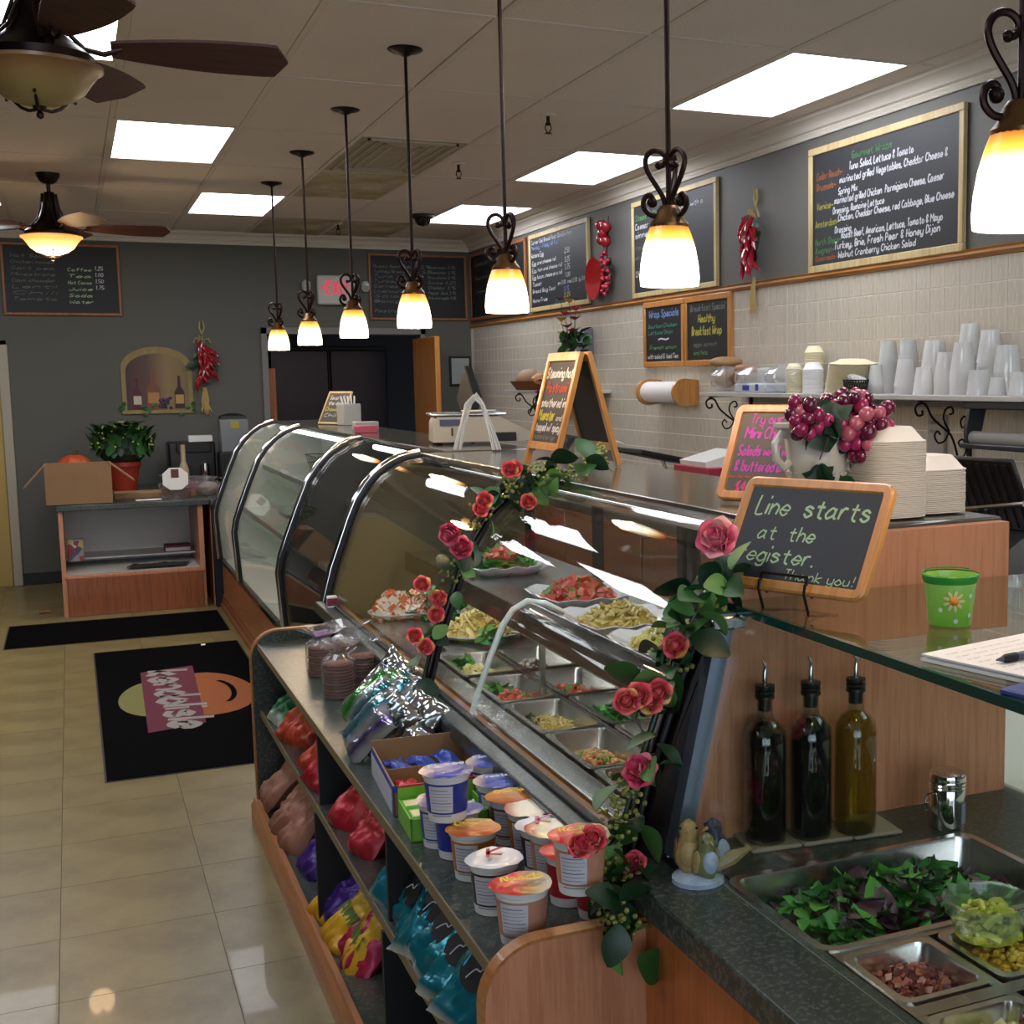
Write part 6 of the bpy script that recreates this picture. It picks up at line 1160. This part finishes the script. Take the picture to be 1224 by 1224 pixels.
for k in range(12): inst(lm,'leaf',t,(random.uniform(-.05,.08),-.02,random.uniform(.05,.48)),(R(-90),R(random.uniform(-120,120)),0),1.3)
t=thing('red_pan','round glossy red pan hanging on the right wall below the menu board corner','pan',(XR-.03,8.70,2.385),(0,R(-90),0)); MB().lathe([(0,.0),(.12,0),(.145,.012),(.15,.03),(.145,.03),(.0,.028)],40).build('disc',mat('gloss_red','#b0161c',.12,coat=.6),t); 
# wall picture of a wine niche
t=thing('wine_niche_picture','arched wall picture of three wine bottles in a niche with vines','picture',(.405,YF-.004,1.415))
def arch(w,h,i,n=18):
    r=w/2-i; return [(i,i)]+[(w-i,i)]+[(w/2+r*math.cos(R(180*k/n)),h-w/2*.62-i+.62*r*math.sin(R(180*k/n))) for k in range(n+1)]
MB().extr(arch(.57,.575,0),-.004,0).build('arch_border',mat('niche_sand','#8e7c50',.8,var=.3,vs=14),t); MB().extr(arch(.57,.575,.035),-.006,-.002).build('niche_shade',rampmat('niche_inside',['#4a3a38','#5c4840','#8a7450','#7a6a48'],.8,'axis',const=False,axis=0),t)
def bot(x,h,w,c,lc,nm):
    b=MB().extr([(x-w/2,.045),(x+w/2,.045),(x+w/2,.045+h*.5),(x+w*.16,.045+h*.68),(x+w*.14,.045+h),(x-w*.14,.045+h),(x-w*.16,.045+h*.68),(x-w/2,.045+h*.5)],-.009,-.004).build('painted_bottle',mat(nm,c,.7),t); MB().box(x-w*.42,-.011,.045+h*.14,x+w*.42,-.009,.045+h*.42).build('painted_label',mat(nm+'_l',lc,.7),b)
bot(.12,.26,.075,'#5c2430','#c0b4a0','bt_a'); bot(.25,.33,.11,'#7a4a38','#a87a48','bt_b'); bot(.46,.28,.08,'#3c2430','#b08c50','bt_c')
q=MB(); [q.ball((random.uniform(.29,.40),-.008,random.uniform(.05,.14)),.014,6,4) for _ in range(18)]; q.build('painted_grapes',mat('paint_purple','#4a3458',.7),t,kind='stuff'); MB().box(-.01,-.012,0,.58,0,.03,.004).build('painted_ledge',mat('niche_sand','#8e7c50'),t)
for k in range(16): inst(lm2,'painted_leaf',t,(random.choice((.02,.2,.26,.38,.52,.56))+random.uniform(-.03,.03),-.012,random.uniform(-.03,.09)),(R(-90),R(random.uniform(60,200)),0),.8)
for (x0,x1,z0,z1,lb,m_) in ((2.985,3.17,1.64,1.92,'small red framed certificate on the far end wall',mat('red_frame','#6a2c24',.5)),(3.27,3.48,1.62,1.90,'small black framed certificate in the far right corner',M_dark)):
    t=thing('framed_certificate',lb,'picture frame',(x0,YF-.012,z0)); MB().box(0,-.006,0,x1-x0,.01,z1-z0,.003).build('frame',m_,t); MB().box(.02,-.008,.02,x1-x0-.02,-.005,z1-z0-.02).build('paper',mat('cert_paper','#9aa0a0',.6),t)
# ================================================================== far left corner
t=thing('cardboard_box','open brown cardboard box with raised side flaps on the display cabinet','box',(-.20,10.19,.811))
w_,d_,h_=.44,.34,.285; MB().box(0,0,0,w_,.006,h_).box(0,d_-.006,0,w_,d_,h_).box(0,.006,0,.006,d_-.006,h_).box(w_-.006,.006,0,w_,d_-.006,h_).box(0,0,0,w_,d_,.004).build('carton',M_card,t)
MB().at((0,0,h_),(0,R(40),0)).box(-.22,0,-.003,0,d_,.003).m; MB().at((0,0,h_),(0,R(-48),0)).box(-.21,0,-.003,0,d_,.003).build('flap',M_card,t); MB().at((w_,0,h_),(0,R(40),0)).box(0,0,-.003,.2,d_,.003).build('flap',M_card,t); MB().at((0,d_,h_),(R(-12),0,0)).box(.0,0,-.003,w_,.02,.003).build('flap',M_card,t)
p=(.0,11.25,.811); t=thing('pumpkin','orange pumpkin behind the cardboard box','pumpkin',p)
q=MB(); q.grid(lambda u,v:tuple(.135*math.sin(PI*v)**.8*(1+.07*abs(math.cos(5*2*PI*u)))*c for c in (math.cos(2*PI*u),math.sin(2*PI*u)))+(.16-.15*math.cos(PI*v)*(1),),60,14,wrap=True); q.build('body',mat('pumpkin_orange','#b5481c',.45),t); MB().tube([(0,0,.30),(.01,0,.33),(.025,0,.35)],lambda u:.02-.008*u,8).build('stalk',mat('stalk_brown','#4a3c24',.8),t)
t=thing('mum_plant','bushy green chrysanthemum in a red pot on the display cabinet','plant',(.36,11.35,.811)); MB().lathe([(.09,0),(.125,.2),(.135,.2),(.135,.235),(.12,.235),(0,.2)],24).build('pot',mat('red_pot','#8a2a18',.4),t)
for k in range(300):
    a=random.uniform(0,6.3); ph=math.acos(random.uniform(-.45,1)); r_=.245*random.uniform(.75,1.03); v=Vector((r_*math.sin(ph)*math.cos(a),r_*math.sin(ph)*math.sin(a)*.8,.35+r_*.85*math.cos(ph)))
    inst(lm2 if k%3 else lm,'leaf',t,v,(ph,0,a-R(90)),random.uniform(.9,1.3))
q=MB()
for k in range(110):
    a=random.uniform(0,6.3); ph=math.acos(random.uniform(.05,1)); r_=.245; q.ball((r_*math.sin(ph)*math.cos(a),r_*math.sin(ph)*math.sin(a)*.8,.35+r_*.85*math.cos(ph)),.009,6,4)
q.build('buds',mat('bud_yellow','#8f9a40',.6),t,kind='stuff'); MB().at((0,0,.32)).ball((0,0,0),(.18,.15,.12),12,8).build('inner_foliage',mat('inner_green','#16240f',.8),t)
t=thing('coffee_machine','black coffee machine with a white filter pack on top against the far wall','coffee machine',(.72,11.55,.811)); MB().box(0,0,0,.375,.32,.37,.015).build('body',mat('black_plastic','#0d0d0f',.3),t); MB().box(.06,-.03,.28,.34,.0,.37,.008).build('brew_head',M_dark,t)
for x in (.12,.28): MB().lathe([(.0,0),(.035,0),(.04,.03),(.03,.16),(.0,.17)],16).build('carafe',M_chrome,t,loc=(x,-.05,.03))
MB().box(.17,.05,.37,.36,.2,.42).build('filter_pack',M_white,t)
t=thing('drink_dispenser','grey dispenser with a black lid and small yellow label on the counter return','dispenser',(1.24,11.5,.811)); MB().box(-.115,-.11,.28,.115,.11,.56,.01).build('tank',mat('dispenser_grey','#6f7375',.3),t); MB().lathe([(.15,.56),(.14,.585),(.06,.605),(0,.607)],4).build('lid',M_dark,t,rot=(0,0,R(45)) ); MB().box(-.13,-.12,0,.13,.12,.28,.01).build('base',M_dark,t); MB().box(-.03,-.113,.48,.04,-.11,.54).build('yellow_label',mat('label_yellow','#9a8c30',.6),t); MB().tube([(0,-.11,.3),(0,-.15,.3),(0,-.15,.27)],.01,6).build('tap',M_dark,t)
t=thing('cookie_gift','cellophane bag of cookies with a white octagonal photo card','gift bag',(.68,10.42,.811)); 
for k in range(3): 
    for i in range(6): inst(ck,'cookie',t,(-.06+k*.07,0,.002+i*.0125),(0,0,0),(.75,.75,1.25))
wrap((0,0,0),.11,.12,9,flare=.08).build('cellophane',M_film,t,smooth=20); q=MB().extr([(-.09,.11),(-.04,.07),(.04,.07),(.09,.11),(.09,.19),(.04,.235),(-.04,.235),(-.09,.19)],-.13,-.127).build('photo_card',M_paper,t); MB().box(-.03,-.1315,.16,.025,-.13,.225).build('photo',mat('photo_maroon','#5c2c30',.6),q)
t=thing('wine_bottle','pale necked bottle behind the white octagonal card','bottle',(.78,10.8,.811)); MB().lathe([(0,0),(.038,0),(.038,.18),(.03,.22),(.0185,.25),(.0185,.38),(0,.385)],20).build('body',mat('pale_bottle','#9a8a6c',.35),t)
for x,y,c1,lb in ((.93,10.5,'#8a7a70','wrapped cream loaf bag right of the octagonal card'),(1.08,10.35,'#b08a4a','gold tied gift bag next to the bakery case end'),(.86,10.62,'#6a3450','magenta wrapped packet behind the cream loaf bag')):
    t=thing('wrapped_bag',lb,'bag',(x,y,.811)); MB().at((0,0,.05)).ball((0,0,0),(.09,.07,.055),16,10,.08).build('contents',mat('wr'+c1[1:],c1,.5,var=.3,vs=30),t); wrap((0,0,0),.09,.10,x*9,flare=.06).build('film',M_film,t,smooth=20)
o=MB(); o.box(0,0,0,.18,.09,.003); o=o.build('paper_slip',M_paper,None,(.40,10.28,.811),(0,0,R(5))); tag(o,'white paper slip on the dark worktop','paper'); o=MB().box(0,0,0,.62,.28,.04,.002).build('flat_cardboard',M_card,None,(.26,10.5,.811)); tag(o,'flat piece of brown cardboard behind the box','cardboard')
o=MB().box(0,0,0,.11,.06,.17,.006).build('picture_bag',rampmat('printed_pack',['#8a8a90','#8a3c40','#b8a060','#5a4a6a','#c0b8b0'],.5,'voronoi',22),None,(-.085,10.4,.371)); tag(o,'colourful printed pack at the left inside the display cabinet','pack')
o=MB().box(0,0,0,.19,.14,.05,.002).build('carton_tray',mat('maroon_print','#7a2a3c'),None,(.60,10.66,.371)); tag(o,'small red and white carton tray inside the display cabinet','carton'); MB().box(.005,-.001,.004,.185,.0,.03).build('white_band',M_white,o)
q=MB(); q.grid(lambda u,v:(.35+.0+.42*u-.05*(1-v),10.28+.22*v,.300+.012*noise.noise(Vector((u*8,v*5,0)))+.012),24,10); o=q.build('newspaper',mat('dark_newspaper','#3c3833',.8,var=.6,vs=25),None); tag(o,'dark crumpled newspaper on the cabinet floor','newspaper'); o.data.materials[0].use_backface_culling=False
# ================================================================== flower garlands
def rosemesh(r,m,layers=4):
    q=MB()
    for L_ in range(layers):
        n=3+L_*1; rr=r*(.28+.72*(L_+1)/layers)
        for k in range(n):
            a=2*PI*k/n+L_*.7; w=rr*.62; op=.15+.75*L_/layers
            q.at((0,0,0),(0,0,a))
            def f(u,v):
                s=(u-.5)*2; x=rr*(.25+op*v*.8)*(1-.25*s*s)+.0; y=s*w*math.sin(PI*(.15+.7*v))*1.05; z=r*(.1+1.15*v*(1-.42*op))+(-.18*r*v*v*v*(2 if L_==layers-1 else .5))-.12*r*s*s
                return (x,y,z+r*.05*math.sin(5*s+k))
            q.grid(f,6,6)
    q.m=Matrix.Identity(4); q.ball((0,0,r*.35),r*.3,10,6); return q.mesh('rose',m,smooth=70)
R1=rosemesh(.042,M_rose); R2=rosemesh(.033,M_roseY,3); R3=rosemesh(.05,M_rosePale); Lg=[leafmesh(.062,.024,M_leafA,0,.35),leafmesh(.058,.023,M_leafB,0,.3),leafmesh(.05,.02,M_leafC,0,.25)]
fil=rampmat('filler_buds',['#8a8a3c','#6f7a30','#a09a50'],.6,'island')
def garland(label,path,roses,seed,nl=70):
    rs=random.Random(seed); t=thing('flower_garland',label,'garland',(0,0,0)); pts=[Vector(p) for p in path]
    sm=[]
    for i in range(len(pts)-1):
        a=pts[max(i-1,0)];b=pts[i];c=pts[i+1];d=pts[min(i+2,len(pts)-1)]
        for k in range(4):
            s=k/4; sm.append(.5*((2*b)+(-a+c)*s+(2*a-5*b+4*c-d)*s*s+(-a+3*b-3*c+d)*s**3))
    sm.append(pts[-1]); MB().tube([tuple(p) for p in sm],.004,6).build('vine',M_leafA,t)
    for k in range(nl):
        p=sm[rs.randrange(len(sm))]+Vector((rs.uniform(-.03,.02),rs.uniform(-.05,.04),rs.uniform(-.03,.03)))
        inst(Lg[rs.choice((0,0,1,1,2))],'leaf',t,p,(rs.uniform(-1.2,1.2),rs.uniform(-1,1),rs.uniform(0,6.3)),rs.uniform(.75,1.35))
    for (px,py,me,X,nm) in roses:
        p=ony(px,py,X); d=(Vector((0,0,CAMZ))-p).normalized(); qt=(d+Vector((rs.uniform(-.4,.4),rs.uniform(-.2,.2),rs.uniform(-.2,.5)))).to_track_quat('Z','Y') @ Quaternion((0,0,1),rs.uniform(0,6)); inst(me,nm,t,p,qt.to_euler())
    for c in range(9):
        b=sm[rs.randrange(len(sm))]; q=MB()
        for k in range(26): v=b+Vector((rs.uniform(-.04,.02),rs.uniform(-.04,.04),rs.uniform(-.035,.035))); q.ball(v,.005,6,4)
        q.build('filler_buds',fil,t,kind='stuff')
    return t
O=off(PN,.035)
gp=[(a,3.46,b) for a,b in O]+[(1.33,3.5,1.41),(1.40,3.52,1.44),(1.45,3.62,1.47)]
garland('pink rose garland twined along the middle post of the near deli case',gp,
 [(541,637,R1,3.40,'rose'),(552,655,R1,3.40,'rose'),(610,562,R2,3.40,'small_rose'),(578,598,R2,3.40,'small_rose'),(572,612,R2,3.40,'small_rose'),(505,700,R2,3.40,'small_rose'),(526,714,R2,3.40,'small_rose'),(494,762,R2,3.40,'small_rose'),(508,775,R2,3.40,'small_rose'),(632,600,R2,3.40,'small_rose'),(616,560,R2,3.40,'small_rose'),(522,735,R2,3.40,'small_rose')],5,75)
gp=[(.80,1.93,.735),(.80,1.95,.79)]+[(a-.01,2.03,b) for a,b in O[:6]]
garland('rose garland climbing the nearest case post beside the line sign',gp,
 [(770,926,R1,2.0,'rose'),(764,833,R2,2.0,'small_rose'),(788,828,R2,2.0,'small_rose'),(776,840,R2,2.0,'small_rose'),(750,838,R2,2.0,'small_rose'),(862,648,R3,2.0,'pale_rose'),(806,772,R2,2.0,'small_rose'),(690,1016,R2,1.93,'small_rose'),(712,1004,R2,1.93,'small_rose'),(760,1036,R2,2.0,'small_rose')],9,95)
